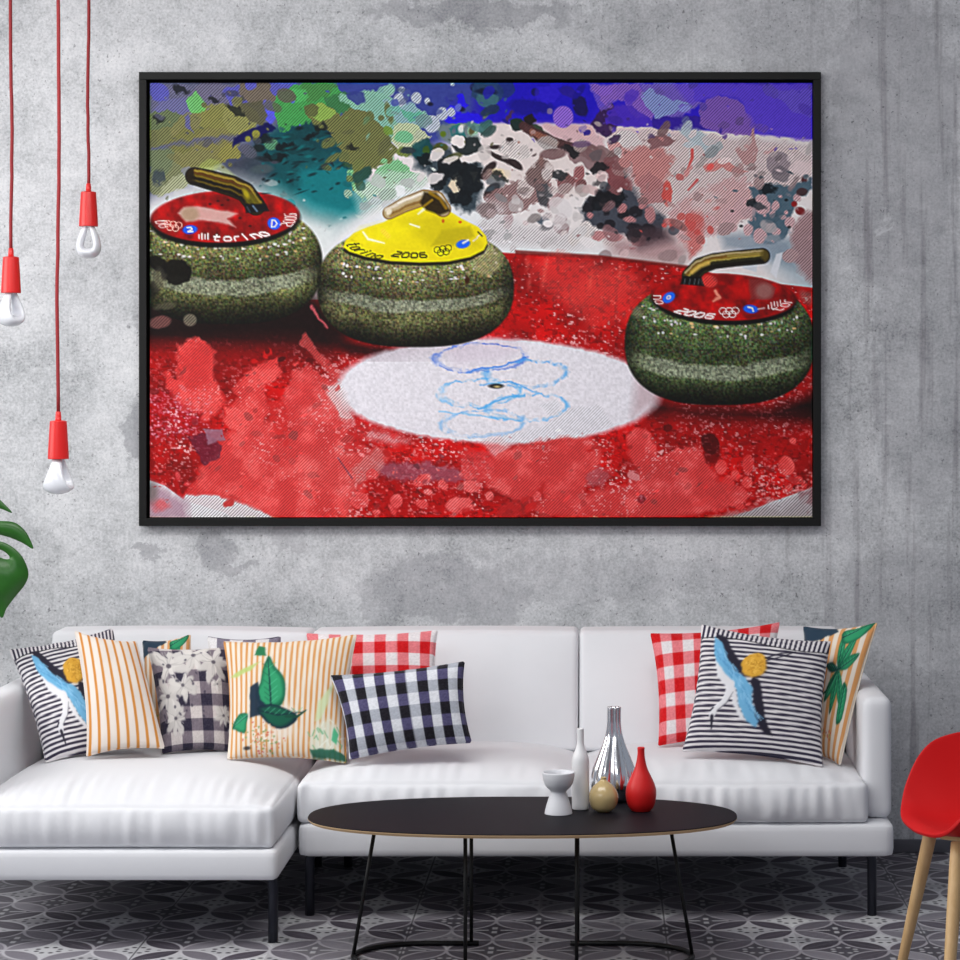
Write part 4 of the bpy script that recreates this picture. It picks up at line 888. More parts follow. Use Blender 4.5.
sofa = empty('sofa', (0, 0, 0))
tag(sofa, 'long pale grey corner sofa with chaise and slim dark steel legs along the concrete wall', 'sofa')
soft_box('base', -.848, .826, -1.03, -.10, .182, .277, .018, sofa, n=(24, 14, 6))
soft_box('base', -1.775, -.860, -1.362, -.10, .182, .268, .018, sofa, n=(24, 14, 6))
soft_box('seat_cushion', -1.690, -.872, -1.342, -.37, .269, .380, .015, sofa, (.012, .018, .062), (190, 64, 20), .005, 3, .0085)
soft_box('seat_cushion', -.850, -.062, -1.020, -.37, .278, .390, .015, sofa, (.010, .018, .052), (190, 56, 20), .005, 5, .0085)
soft_box('seat_cushion', -.056, .753, -1.020, -.37, .278, .390, .015, sofa, (.010, .018, .052), (190, 56, 20), .005, 8, .0085)
def lean(p, a, b, c):
    t = (p.z - .40) / .36
    p.y += .15 * t
    p.z += .003 * math.sin(PI * a) * c
    return p
for (xa, xb, sd) in ((-1.690, -.893, 21), (-.889, -.067, 22), (-.063, .745, 23)):
    soft_box('back_cushion', xa, xb, -.50, -.34, .40, .749, .016, sofa, (.001, .026, .001), (50, 12, 40), .003, sd, 0, lean)
soft_box('back_frame', -1.775, .829, -.20, -.10, .27, .66, .03, sofa, n=(30, 6, 12))
soft_box('armrest', .747, .829, -.952, -.12, .277, .622, .026, sofa, n=(8, 30, 14))
soft_box('armrest', -1.775, -1.693, -1.27, -.12, .268, .624, .026, sofa, n=(8, 30, 14))
def sofa_leg(x, y, dirx, foot=0):
    pts = [(x, y, .0), (x, y, .155)]
    for k in range(1, 7):
        a = k / 6 * PI / 2
        pts.append((x + dirx * .03 * (1 - math.cos(a)), y, .155 + .03 * math.sin(a)))
    pts.append((x + dirx * .09, y, .185))
    o = tube('leg', pts,   .0135, M_steel, sofa, 12, True)
    return o
for (x, y, dx) in ((.774, -.928, -1), (.760, -.235, -1), (-.826, -.928, 1), (-.79, -.235, 1), (-.885, -1.262, -1), (-.885, -.235, -1), (-1.72, -1.262, 1), (-1.72, -.235, 1)):
    sofa_leg(x, y, dx)

# ================================================================ cushions
def dec(c): return np.array(c, float) / 255
NAVY, CREAM, ORANGE, WHITE_ = dec((50, 46, 66)), dec((226, 216, 202)), dec((206, 146, 84)), dec((228, 224, 226))
def pat_canvas(u, v):
    """u, v in -1..1 -> painter in cushion units of 100"""
    Q = Paint.__new__(Paint); Q.X, Q.Y = u * 100, -v * 100
    Q.ny, Q.nx = u.shape; Q.x0, Q.y0 = Q.X[0, 0], Q.Y[0, 0]; Q.dx = 200 / (Q.nx - 1); Q.dy = 200 / (Q.ny - 1)
    Q.c = np.ones(u.shape + (3,)); Q.h = np.zeros(u.shape); Q.rng = np.random.RandomState(4)
    Q.wx = (Q.noise(14, 3, 3) - .5) * 2; Q.wy = (Q.noise(14, 5, 3) - .5) * 2
    return Q
def stripes(t, period, duty, a, b, soft=.12):
    f = np.abs((t / period) % 1.0 - .5) * 2
    k = np.clip((duty - f) / soft + .5, 0, 1)[..., None]
    return a * (1 - k) + b * k
def gingham(Q, px_, py_, white, mid, dark, dx=0, dy=0, midv=None):
    fa = (np.abs(((Q.X + dx) / px_) % 1.0 - .5) * 2 < .5); fb = (np.abs(((Q.Y + dy) / py_) % 1.0 - .5) * 2 < .5)
    n1 = Q.noise(2.2, 9, 2)[..., None] - .5
    c = np.where(fa[..., None] & fb[..., None], dark, np.where(fa[..., None], mid, np.where(fb[..., None], mid if midv is None else midv, white)))
    Q.c = np.clip(c + n1 * .12, 0, 1)
def crane(Q, s=1.0, dx=0, dy=0, flip=1):
    """embroidered crane: dark and blue wings, white body and neck, ochre sun"""
    T = lambda pts: [(dx + flip * x * s, dy + y * s) for x, y in pts]
    dk, bl, wh, oc = dec((40, 38, 52)), dec((112, 176, 216)), dec((226, 226, 230)), dec((222, 168, 62))
    R = np.random.RandomState(8)
    Q.poly(T([(-70, -84), (-58, -80), (-46, -58), (-34, -44), (-22, -38), (-24, -22), (-40, -26), (-56, -50), (-66, -70)]), dk, 1.5, 1, .5, 3)
    Q.poly(T([(-10, -22), (0, -12), (4, 8), (8, 26), (14, 46), (22, 64), (12, 62), (-2, 44), (-8, 10), (-14, -10)]), dk, 1.5, 1, .5, 3)
    Q.poly(T([(-72, -78), (-62, -68), (-50, -44), (-36, -26), (-22, -18), (-12, -4), (-8, 22), (2, 46), (0, 54), (-14, 46), (-26, 24), (-34, 0), (-50, -14), (-64, -30), (-72, -52)]), bl, 1.5, 1, .6, 3)
    for k in range(90):
        t = R.rand(); x = -66 + 66 * t + R.uniform(-5, 5); y = -58 + 100 * t ** 1.1 + R.uniform(-5, 5)
        a = R.uniform(.6, 1.4)
        Q.line(T([(x, y), (x + 8 * math.cos(a), y + 8 * math.sin(a))]), .8, [dec((150, 204, 236)), dec((84, 148, 196)), dec((120, 184, 224))][k % 3], .8, .8)
    Q.poly(T([(-68, -40), (-54, -24), (-40, -10), (-32, 6), (-26, 26), (-14, 46), (-22, 44), (-34, 24), (-40, 6), (-50, -4), (-62, -16)]), wh, 1.5, 1, .6, 2)
    Q.line(T([(-42, -6), (-42, 8), (-48, 20), (-58, 30), (-62, 40)]), [6 * s, 5.5 * s, 4 * s, 3.6 * s, 4.6 * s], wh, 1, 1, .6)
    Q.line(T([(-62, 42), (-60, 60)]), [2.4 * s, .8 * s], dk, 1, 1); Q.line(T([(-37, 6), (-44, 22), (-56, 34)]), .7, dec((120, 120, 128)), .8, .8)
    Q.line(T([(-66, 34), (-62, 30)]), 1.2, dk, .8, 1)
    Q.ell(dx + flip * -12 * s, dy - 38 * s, 17 * s, 19 * s, oc, 20, 1.5, 1, 1, 5)
    for k in range(60):
        a = R.uniform(0, 6.3); r = R.uniform(0, 15) * s; x = dx + flip * -12 * s + r * math.cos(a); y = dy - 38 * s + r * math.sin(a)
        Q.line([(x, y), (x + R.uniform(-4, 4), y + R.uniform(-4, 4))], .9, [dec((240, 194, 88)), dec((190, 132, 40))][k % 2], .7, .8)
    Q.line(T([(2, -50), (24, -62), (40, -66)]), 1.0, dk, .8, 1); Q.line(T([(4, -46), (28, -58), (44, -68)]), .8, dk, .8, 1)
def pat_crane(Q, flap=True, flip=1, s=1.0, dx=0, dy=0):
    Q.c = stripes(Q.Y + Q.X * .04, 8.0, .50, WHITE_, NAVY)
    if flap:
        fl = Q.Y < -78 + 4 * np.sin(Q.X / 30)
        Q.c = np.where(fl[..., None], stripes(Q.X + Q.Y * .15, 7.6, .48, WHITE_, NAVY), Q.c)
        Q.c[np.abs(Q.Y - (-78 + 4 * np.sin(Q.X / 30))) < 1.1] *= .5
    crane(Q, s, dx, dy, flip)
def leaf(Q, pts, mid, dark=False):
    g1, g2, g3 = dec((24, 96, 70)), dec((52, 158, 108)), dec((20, 40, 54))
    cl = []
    for i_ in range(len(pts)):
        q0, q1, q2, q3 = (np.array(pts[(i_ + d_) % len(pts)], float) for d_ in (-1, 0, 1, 2))
        for t_ in (0, .33, .66): cl.append(tuple(.5 * (2 * q1 + (q2 - q0) * t_ + (2 * q0 - 5 * q1 + 4 * q2 - q3) * t_ * t_ + (3 * q1 - q0 - 3 * q2 + q3) * t_ ** 3)))
    pts = cl
    Q.poly(pts, g3 if dark else g1, 1.2, 1, .2, 1)
    cx = sum(p[0] for p in pts) / len(pts); cy = sum(p[1] for p in pts) / len(pts)
    Q.poly([(cx + (x - cx) * .82, cy + (y - cy) * .82) for x, y in pts], g1 if dark else g2, 3, .85, None, 2)
    vl = .22 * min(max(q_[0] for q_ in pts) - min(q_[0] for q_ in pts), max(q_[1] for q_ in pts) - min(q_[1] for q_ in pts))
    Q.line(mid, [1.2, .6] if len(mid) == 2 else [1.4] * (len(mid) - 1) + [.6], g3, .8, .9)
    for t in np.linspace(.15, .85, 6):
        i = t * (len(mid) - 1); k = int(i); f = i - k
        x = mid[k][0] * (1 - f) + mid[min(k + 1, len(mid) - 1)][0] * f; y = mid[k][1] * (1 - f) + mid[min(k + 1, len(mid) - 1)][1] * f
        Q.line([(x, y), (x + vl, y - vl * .85)], .6, dec((96, 196, 150)), .8, .6); Q.line([(x, y), (x - vl * .9, y - vl * .8)], .6, dec((16, 66, 54)), .8, .6)
def pat_leaf(Q):
    Q.c = stripes(Q.X + Q.Y * .02, 8.8, .42, CREAM, ORANGE)
    Q.ell(-8, 46, 26, 34, dec((228, 218, 206)), 0, 6, .75, None, 8); Q.ell(64, 68, 24, 26, dec((222, 226, 208)), 20, 6, .8, None, 8)
    Q.poly([(52, 14), (78, -22), (70, 10), (58, 40), (46, 44)], dec((202, 220, 176)), 2, .85, None, 3)
    Q.poly([(-96, -34), (-70, -44), (-42, -56), (-60, -40), (-84, -30)], dec((176, 198, 116)), 1.5, .9, None, 2)
    Q.poly([(-46, -88), (-36, -84), (-34, -66), (-52, -68)], dec((40, 116, 76)), 1.2, 1, .2, 2)
    leaf(Q, [(-30, -66), (-20, -46), (-6, -28), (-1, -6), (-6, 18), (-24, 28), (-40, 22), (-50, 2), (-42, -18), (-38, -42)], [(-24, 24), (-26, -6), (-30, -58)])
    Q.poly([(-58, -12), (-46, -20), (-42, 10), (-24, 26), (-8, 22), (-14, 34), (-36, 34), (-60, 40), (-60, 8)], dec((26, 44, 62)), 1.2, .95, .2, 2)
    leaf(Q, [(-48, 24), (-24, 18), (0, 26), (20, 38), (6, 54), (-14, 58), (-34, 46)], [(-44, 28), (-14, 36), (30, 30)], True)
    Q.line([(0, 38), (18, 38), (32, 28)], [2, 2, 1], dec((24, 70, 56)), .8, 1)
    leaf(Q, [(-94, 52), (-80, 32), (-64, 32), (-66, 48), (-70, 64), (-88, 56)], [(-66, 36), (-92, 52)])
    R = np.random.RandomState(3)
    for k in range(110):
        x, y = R.normal(-38, 13), R.normal(74, 12)
        Q.ell(x, y, R.uniform(.8, 2.2), R.uniform(.8, 2), [dec((120, 150, 90)), dec((214, 150, 110)), dec((238, 234, 226)), dec((200, 90, 80))][k % 4], 0, .7, .9)
    for k in range(30):
        x, y = R.normal(66, 14), R.normal(72, 14)
        Q.line([(x, y), (x + R.uniform(-8, 8), y - R.uniform(3, 12))], .8, [dec((96, 172, 120)), dec((236, 238, 226))][k % 2], .8, .8)
    Q.poly([(80, 52), (88, 62), (84, 76), (76, 70)], dec((70, 180, 130)), 1.2, .9, None, 2); Q.poly([(40, 88), (80, 84), (100, 90), (100, 100), (44, 99)], dec((34, 92, 74)), 1.5, .9, .2, 3)
    Q.ell(-66, 88, 6, 3, dec((24, 26, 32)), 0, 1.2, .8)
def pat_palm(Q):
    Q.c = stripes(Q.X + Q.Y * .03, 26, .48, CREAM, dec((212, 152, 96)))
    Q.poly([(-100, -105), (-10, -105), (6, -92), (-40, -78), (-80, -66), (-100, -62)], dec((40, 60, 78)), 1.5, 1, .2, 4)
    for (a, L) in ((-95, 62), (-58, 66), (-25, 60), (60, 62), (95, 66), (125, 58), (190, 44)):
        c, s_ = math.cos(math.radians(a)), math.sin(math.radians(a)); ox, oy = 30, -28
        P_ = lambda t, w_: (ox + c * t * L - s_ * w_ * L, oy + s_ * t * L + c * w_ * L)
        leaf(Q, [P_(0, 0), P_(.3, .13), P_(.65, .14), P_(1, 0), P_(.65, -.14), P_(.3, -.13)], [P_(0, 0), P_(.95, 0)], a in (190,))
    leaf(Q, [(20, -92), (60, -96), (96, -104), (84, -84), (50, -70), (24, -72)], [(22, -80), (90, -100)])
    Q.line([(30, -28), (0, 4), (-24, 14)], 2, dec((30, 80, 62)), .8, 1); leaf(Q, [(56, -10), (74, 0), (74, 40), (56, 48), (52, 20)], [(62, -6), (62, 44)])
    R = np.random.RandomState(6)
    for k in range(40):
        t = R.uniform(-70, 40); Q.ell(t, 62 + t * .12 + R.normal(0, 4), 2, 1.8, [dec((196, 92, 72)), dec((120, 150, 90)), dec((236, 196, 110))][k % 3], 0, .8, .9)
def pat_flower(Q):
    gingham(Q, 56, 46, dec((206, 198, 196)), dec((122, 112, 122)), dec((48, 44, 62)), 6, 12)
    R = np.random.RandomState(12); cr, sh = dec((218, 214, 210)), dec((176, 172, 170))
    for (x, y, r) in [(-62, -56, 48), (-74, 2, 40), (-34, -16, 32), (-60, 44, 32), (0, -78, 44), (46, -62, 40), (64, 40, 26), (90, 62, 22), (52, -18, 14)]:
        for k in range(9):
            a = k / 9 * 6.283 + R.rand(); L = r * R.uniform(.6, 1.15)
            Q.ell(x + L * .5 * math.cos(a), y + L * .5 * math.sin(a), L * .55, L * .20, cr * R.uniform(.93, 1.03), math.degrees(a), 1.2, .95, .5, 4)
        for k in range(9):
            a = R.uniform(0, 6.3); Q.line([(x, y), (x + r * .7 * math.cos(a), y + r * .7 * math.sin(a))], .8, sh, .8, .8, warp=3)
        Q.ell(x, y, r * .13, r * .10, dec((70, 64, 76)), 0, 1, .8)
    for k in range(26):
        x, y = R.uniform(-95, 20), R.uniform(-90, 50); Q.ell(x, y, R.uniform(1.5, 5), R.uniform(1, 3), dec((60, 56, 72)), R.uniform(0, 90), 1, .8, None, 2)

def cushion(name, corners, depth, pattern, label, N_=170, M=150, pinch=.07, seed=1, bow=(0, 0), group='patterned cushions on the sofa', seam=None, wr=1.0):
    """corners: four room points TL, TR, BR, BL of the cushion's mid plane; a stuffed case between them, patterned on both faces"""
    TL, TR, BR, BL = [Vector(c) for c in corners]
    o = (TL + TR + BR + BL) / 4
    nrm = ((TR - BL).cross(TL - BR)).normalized()
    if nrm.y > 0: nrm = -nrm
    us = np.sin(np.linspace(-1, 1, N_) * PI / 2 * .82) / math.sin(PI / 2 * .82); vs = np.sin(np.linspace(-1, 1, M) * PI / 2 * .82) / math.sin(PI / 2 * .82)
    U, V_ = np.meshgrid(us, vs)                    # V_ = -1 bottom .. 1 top
    Q = pat_canvas(*np.meshgrid(np.linspace(-1, 1, 340), np.linspace(1, -1, 340))); pattern(Q)
    fi = np.clip((U + 1) / 2 * 339, 0, 338.99); fj = np.clip((1 - V_) / 2 * 339, 0, 338.99)
    ii = fi.astype(int); jj = fj.astype(int); wi = (fi - ii)[..., None]; wj = (fj - jj)[..., None]
    pick = lambda q: (q[jj, ii] * (1 - wi) + q[jj, ii + 1] * wi) * (1 - wj) + (q[jj + 1, ii] * (1 - wi) + q[jj + 1, ii + 1] * wi) * wj
    colr = pick(Q.c); tuft = pick(Q.h[..., None])[..., 0]
    f = hash_noise(seed)
    uu = U * (1 - pinch * (1 - V_ ** 2) * np.abs(U) ** 3) + bow[0] * (1 - V_ ** 2); vv_ = V_ * (1 - pinch * (1 - U ** 2) * np.abs(V_) ** 3) + bow[1] * (1 - U ** 2)
    a, b = (uu + 1) / 2, (1 - vv_) / 2
    co = [np.array(q) for q in (TL - o, TR - o, BR - o, BL - o)]
    base = ((1 - a) * (1 - b))[..., None] * co[0] + (a * (1 - b))[..., None] * co[1] + (a * b)[..., None] * co[2] + ((1 - a) * b)[..., None] * co[3]
    e = np.clip((1 - U ** 2) * (1 - V_ ** 2), 0, 1)
    puff = depth * e ** .42
    crease = (f(U * 5, V_ * 5) * .5 + f(U * 11 + 2, V_ * 9)) * .0016 * wr
    rim = np.exp(-((1 - np.maximum(np.abs(U), np.abs(V_))) / .10) ** 2) * f(U * 16, V_ * 16 + 4) * .0022 * wr
    front = base + np.array(nrm) * (puff + (crease + rim) * (e > 0) + tuft * .003 * (e > .02))[..., None]
    back = base - np.array(nrm) * (puff + crease * (e > 0))[..., None]
    n1 = N_ * M
    # the rim is shared by both faces
    idx = np.arange(n1).reshape(M, N_); idb = idx + n1
    edge = np.zeros((M, N_), bool); edge[0] = edge[-1] = True; edge[:, 0] = edge[:, -1] = True
    idb = np.where(edge, idx, idb)
    remap = -np.ones(2 * n1, int); used = np.unique(np.concatenate([idx.ravel(), idb.ravel()])); remap[used] = np.arange(len(used))
    V3 = np.concatenate([front.reshape(-1, 3), back.reshape(-1, 3)])[used]
    C3 = np.concatenate([colr.reshape(-1, 3), colr.reshape(-1, 3)])[used]
    q1 = np.stack([idx[:-1, :-1], idx[:-1, 1:], idx[1:, 1:], idx[1:, :-1]], -1).reshape(-1, 4)
    q2 = np.stack([idb[:-1, :-1], idb[1:, :-1], idb[1:, 1:], idb[:-1, 1:]], -1).reshape(-1, 4)
    me = bpy.data.meshes.new(name); me.from_pydata(V3.tolist(), [], remap[np.concatenate([q1, q2])].tolist()); me.update()
    set_colours(me, C3)
    ob = link(name, me, M_case); ob.location = o
    tag(ob, label, 'cushion', group)
    # sewn edge all round
    loop = [idx[0, i] for i in range(0, N_, 3)] + [idx[j, -1] for j in range(0, M, 3)] + [idx[-1, i] for i in range(N_ - 1, -1, -3)] + [idx[j, 0] for j in range(M - 1, -1, -3)]
    pts = [Vector(V3[remap[k]]) for k in loop]; cols = [C3[remap[k]] for k in loop]
    out = [pts[0]]; oc = [cols[0]]
    for p_, c_ in zip(pts[1:], cols[1:]):
        if (p_ - out[-1]).length > .0035: out.append(p_); oc.append(c_)
    Vt, Ft = tube_geo(out + [out[0]], .0028, 6, False)
    sm = bpy.data.meshes.new('seam'); sm.from_pydata([tuple(q) for q in Vt], [], Ft); sm.update(); set_colours(sm, np.repeat(np.array(oc + [oc[0]]), 6, 0))
    link('seam', sm, M_case, ob)
    return ob
M_case = mat('printed_linen', (1, 1, 1, 1), .9, spec=.15, sheen=.1); c, al = colour_attr(M_case); nset(M_case, 'Base Color', c)
v, x, y, z = ncoord(); nbump(M_case, nnoise(v, 500, 2, .5), .15, .002)

def quad(tl, tr, br, bl, db, dt, twist=0):
    """corner points seen at four photo pixels; the lower edge db, the upper edge dt metres from the eye; twist turns the right side away"""
    return at(*tl, dt - twist), at(*tr, dt + twist), at(*br, db + twist), at(*bl, db - twist)
# behind first
cushion('cushion', quad((143, 641), (190, 635), (196, 738), (146, 740), 7.12, 7.25), .045, pat_palm, 'cushion against the sofa back showing only an orange striped top and green leaf', seed=31)
cushion('cushion', quad((208, 637), (280, 637), (286, 742), (209, 742), 7.12, 7.25), .045, lambda Q: gingham(Q, 72, 60, dec((222, 220, 222)), dec((122, 116, 132)), dec((56, 52, 72)), 20, 24), 'dark gingham cushion almost hidden behind the leaf print cushion', seed=32)
cushion('cushion', quad((307, 634), (437, 631), (441, 716), (308, 722), 7.10, 7.22), .048, lambda Q: gingham(Q, 35, 60, dec((226, 220, 222)), dec((222, 122, 128)), dec((198, 20, 26)), 4, 26), 'red and white gingham cushion behind the small navy gingham one', seed=33)
cushion('cushion', quad((10, 650), (112, 629), (146, 748), (46, 762), 6.93, 7.16, .05), .046, lambda Q: pat_crane(Q, True, 1, 1.18, 16, 14), 'navy striped crane cushion leaning on the left arm of the sofa', seed=34)
cushion('cushion', quad((148, 648), (234, 646), (238, 752), (163, 753), 6.98, 7.12, .03), .050, pat_flower, 'dark gingham cushion overlaid with white flowers, beside the plain striped one', seed=35)
cushion('cushion', quad((75, 631), (136, 642), (164, 748), (87, 756), 6.86, 7.02, .02), .052, lambda Q: setattr(Q, 'c', stripes(Q.X + Q.Y * .04, 25.5, .30, dec((226, 216, 208)), dec((204, 136, 62)))), 'plain orange striped cushion with no print, between crane and white flower cushions', seed=36, bow=(.06, .0))
cushion('cushion', quad((224, 642), (356, 635), (346, 763), (228, 759), 6.86, 7.04, .0), .052, pat_leaf, 'finely orange striped cushion with one large green leaf', seed=37)
cushion('cushion', quad((331, 676), (464, 662), (471, 742), (350, 759), 6.82, 6.90, .0), .052, lambda Q: gingham(Q, 32, 58, dec((214, 216, 222)), dec((78, 74, 108)), dec((26, 24, 32)), 12, 14, dec((168, 172, 182))), 'small oblong navy and white gingham cushion lying at the front of the sofa', seed=38)
# right end
cushion('cushion', quad((651, 634), (779, 623), (772, 738), (659, 745), 7.10, 7.24), .046, lambda Q: gingham(Q, 35, 48, dec((226, 220, 222)), dec((226, 126, 132)), dec((202, 20, 26)), 8, 22), 'square red and white gingham cushion behind the right crane cushion', seed=41)
cushion('cushion', quad((804, 627), (877, 623), (840, 765), (806, 756), 6.97, 7.12, -.05), .034, pat_palm, 'orange striped cushion with green palm leaves leaning on the right arm of the sofa', seed=43)
cushion('cushion', quad((702, 625), (830, 642), (822, 766), (683, 751), 6.86, 7.02, -.01), .052, lambda Q: pat_crane(Q, True, 1, 1.08, 0, 2), 'navy striped crane cushion in front of the red gingham one at the right end', seed=42)

# ================================================================ coffee table
TC = (-.203, 6.31 - DW)
tbl = empty('coffee_table', (TC[0], TC[1], 0))
tag(tbl, 'long oval black coffee table with plywood edge on thin black rod legs', 'table')
M_top = mat('black_linoleum', lin(20, 18, 25), .6, spec=.16); N.nt = M_top.node_tree; v, x, y, z = ncoord(); t = nnoise(v, 260, 3, .7)
nset(M_top, 'Base Color', nmix(t * .5, lin(12, 11, 17), lin(26, 23, 33))); nbump(M_top, t, .1, .001)
M_ply = mat('plywood_edge', lin(206, 172, 128), .6); N.nt = M_ply.node_tree; v, x, y, z = ncoord(); nset(M_ply, 'Base Color', nmix(nnoise(nvec(x * 3, y * 3, z * 600), 1, 2), lin(186, 148, 104), lin(218, 188, 146)))
def oval(a, b, n=120, e=2.35):
    out = []
    for k in range(n):
        t = 2 * PI * k / n; c, s_ = math.cos(t), math.sin(t)
        out.append((a * math.copysign(abs(c) ** (2 / e), c), b * math.copysign(abs(s_) ** (2 / e), s_)))
    return out
def slab(name, rings, m, parent):
    V = []; Fc = []; n = len(rings[0][0])
    for ring, zz in rings: V += [(px_, py_, zz) for px_, py_ in ring]
    for i in range(len(rings) - 1):
        for k in range(n): Fc.append((i * n + k, i * n + (k + 1) % n, (i + 1) * n + (k + 1) % n, (i + 1) * n + k))
    Fc.append(tuple(range(n - 1, -1, -1))); Fc.append(tuple((len(rings) - 1) * n + k for k in range(n)))
    o = mesh(name, V, Fc, m, parent, smooth=False); return o
hx, hy = .563, .282
top_ = slab('table_top', [(oval(hx, hy), .3755), (oval(hx - .0006, hy - .0006), .3777), (oval(hx - .002, hy - .002), .3782)], M_top, tbl)
slab('edge_band', [(oval(hx - .006, hy - .006), .367), (oval(hx, hy), .3738), (oval(hx, hy), .3755)], M_ply, top_)['label'] = 'pale plywood edge'
R_ = .0052
for sx in (-1, 1):
    ox, ix = .446 * sx, .143 * sx
    tube('leg', [(.385 * sx, 0, .364), (ox, 0, .006)], R_, M_black, tbl)
    tube('leg', [(ix, .145, .364), (ix, .145, .006)], R_, M_black, tbl); tube('leg', [(ix, -.145, .364), (ix, -.145, .006)], R_, M_black, tbl)
    pts = [(ix - .02 * sx, .145, .007), (ix + .10 * sx, .145, .007)]
    for k in range(0, 17):
        a = PI / 2 - PI * k / 16; pts.append((ix + .12 * sx + (abs(ox - ix) - .12) * sx * math.cos(a), .145 * math.sin(a), .007))
    pts += [(ix + .10 * sx, -.145, .007), (ix - .02 * sx, -.145, .007)]
    tube('floor_rail', pts, .0068, M_black, tbl)

ZT = .3789
M_ceram = mat('matte_white_ceramic', lin(214, 215, 220), .55); M_cream = mat('white_glaze', lin(226, 226, 228), .4)
def on_table(px, py_base): # foot of a vase: front of its base at this pixel
    D = (H - ZT) * F / (py_base - 388); return Vector(((px - 600) * D / F, D - DW, ZT))
p = on_table(558.5, 813.5)
gob = lathe('footed_bowl', smooth_prof([(.036, 0), (.0365, .003), (.032, .022), (.024, .048), (.0205, .058), (.024, .064), (.035, .076), (.041, .094), (.0425, .109)]) + [(.0425, .112), (.040, .112), (.038, .106), (.033, .088), (.020, .074), (.002, .070)], M_ceram, loc=(0, 0, 0))
gob.location = p; gob.scale.z = .98; tag(gob, 'pale grey footed bowl on the black table, left of the white bottle', 'bowl', 'ceramics on the coffee table')
p = on_table(580.5, 809)
bot = lathe('bottle_vase', smooth_prof([(.020, 0), (.0225, .003), (.0232, .02), (.0236, .08), (.0232, .128), (.021, .146), (.0135, .166), (.0095, .182), (.0088, .205), (.0092, .221)]) + [(.0085, .223), (.0068, .222), (.006, .20)], M_cream)
bot.location = p; bot.scale.z = .965; tag(bot, 'slim white bottle vase with narrow neck on the black table', 'vase', 'ceramics on the coffee table')
p = on_table(603.5, 811.5)
M_beige = mat('beige_glaze', lin(196, 172, 122), .22, spec=.5, coat=.3)
jar = lathe('bud_vase', smooth_prof([(.014, 0), (.018, .001), (.032, .012), (.0388, .034), (.0372, .052), (.027, .070), (.012, .083), (.0075, .088), (.008, .0935)]) + [(.007, .0945), (.0055, .093), (.005, .086)], M_beige)
jar.location = p; jar.scale.z = .965; tag(jar, 'small round beige bud vase, shortest on the black table', 'vase', 'ceramics on the coffee table')
p = on_table(641, 810.5)
M_redv = mat('red_satin_glaze', lin(206, 26, 26), .42, spec=.4)
rv = lathe('teardrop_vase', smooth_prof([(.020, 0), (.026, .001), (.0365, .018), (.0408, .044), (.0385, .066), (.029, .090), (.0175, .115), (.0118, .138), (.0095, .158), (.0098, .172)]) + [(.009, .174), (.0072, .173), (.0065, .15)], M_redv)
rv.location = p; rv.scale.z = .965; tag(rv, 'red teardrop vase with narrow neck at the right of the vases', 'vase', 'ceramics on the coffee table')
p = on_table(614, 801)
M_chrome = mat('mirror_chrome', lin(236, 237, 240), .13, 1.0)
def ripple(a, zz, r):
    k = min(1, max(0, zz / .02)) 
    return 1 - k * (.20 if zz < .15 else .20 + .2 * min(1, (zz - .15) / .06)) * (1 - abs(math.cos(a * 3 + .5)) ** .8) - .0
cv = lathe('fluted_vase', smooth_prof([(.034, 0), (.040, .002), (.058, .022), (.0655, .050), (.060, .085), (.047, .120), (.033, .155), (.0235, .185), (.0195, .215), (.0190, .250), (.0195, .262)], 8) + [(.0185, .263), (.016, .261), (.014, .24)], M_chrome, n=140, ripple=ripple)
cv.location = p; cv.scale.z = .97; tag(cv, 'tall fluted mirror silver vase standing behind the beige and red ones', 'vase', 'ceramics on the coffee table')

# ================================================================ red shell chair
ch = empty('shell_chair', (.970, 5.86 - DW, 0), 0)
fwd = Vector((-.978, -.21, 0)).normalized(); ch.rotation_euler = (0, 0, math.atan2(fwd.y, fwd.x) + PI / 2)   # local -Y is the front
tag(ch, 'red moulded tub chair on pale oak legs to the right of the sofa', 'chair')
M_shell = mat('red_plastic', lin(200, 16, 20), .6, spec=.25); N.nt = M_shell.node_tree; v, x, y, z = ncoord(); nbump(M_shell, nnoise(v, 900, 2), .05, .001)
M_oak = mat('oak', lin(214, 176, 124), .5); N.nt = M_oak.node_tree; v, x, y, z = ncoord()
nset(M_oak, 'Base Color', nmix(nnoise(nvec(x * 60, y * 60, z * 5), 1, 4, .6), lin(190, 148, 96), lin(226, 192, 142)))
def shell_pt(th, t):
    """th: 0 front .. pi back; t: 0 seat centre .. 1 rim"""
    th_ = abs(th)
    s_, c = math.sin(th), math.cos(th)
    e = 2.9; k = (abs(s_) ** e + abs(c) ** e) ** (-1 / e)
    hw, hf, hb = .25, .215, .25
    rx, ry = hw * s_ * k, -(hf if c > 0 else hb) * c * k
    rim = sum(np.interp(abs(th_ + q_), [0, .55, .75, .95, 1.15, 1.4, 2.0, 2.6, PI], [.448, .452, .478, .548, .602, .620, .640, .75, .79]) * g_ for q_, g_ in ((-.18, .1), (-.09, .23), (0, .34), (.09, .23), (.18, .1)))
    w_ = t ** 3.2 if th_ > .8 else t ** 3.2
    spread = .80 + .20 * t
    dish = .440 - .012 * (1 - t * t)
    zz = dish + (rim - .440) * w_
    flare = 1 + (rim - .45) * .12 * w_
    front = max(0, 1 - th_ / .75)
    if front > 0 and t > .8: zz -= .02 * front ** .5 * ((t - .8) / .2) ** 2
    return (rx * t ** .85 * flare, ry * t ** .85 * (flare if c < 0 else 1), zz)
nt_, nr = 96, 26
V = [shell_pt(0, 0)]; Fc = []
for i in range(1, nr + 1):
    for k in range(nt_): V.append(shell_pt(-PI + 2 * PI * k / nt_, i / nr))
for k in range(nt_): Fc.append((0, 1 + k, 1 + (k + 1) % nt_))
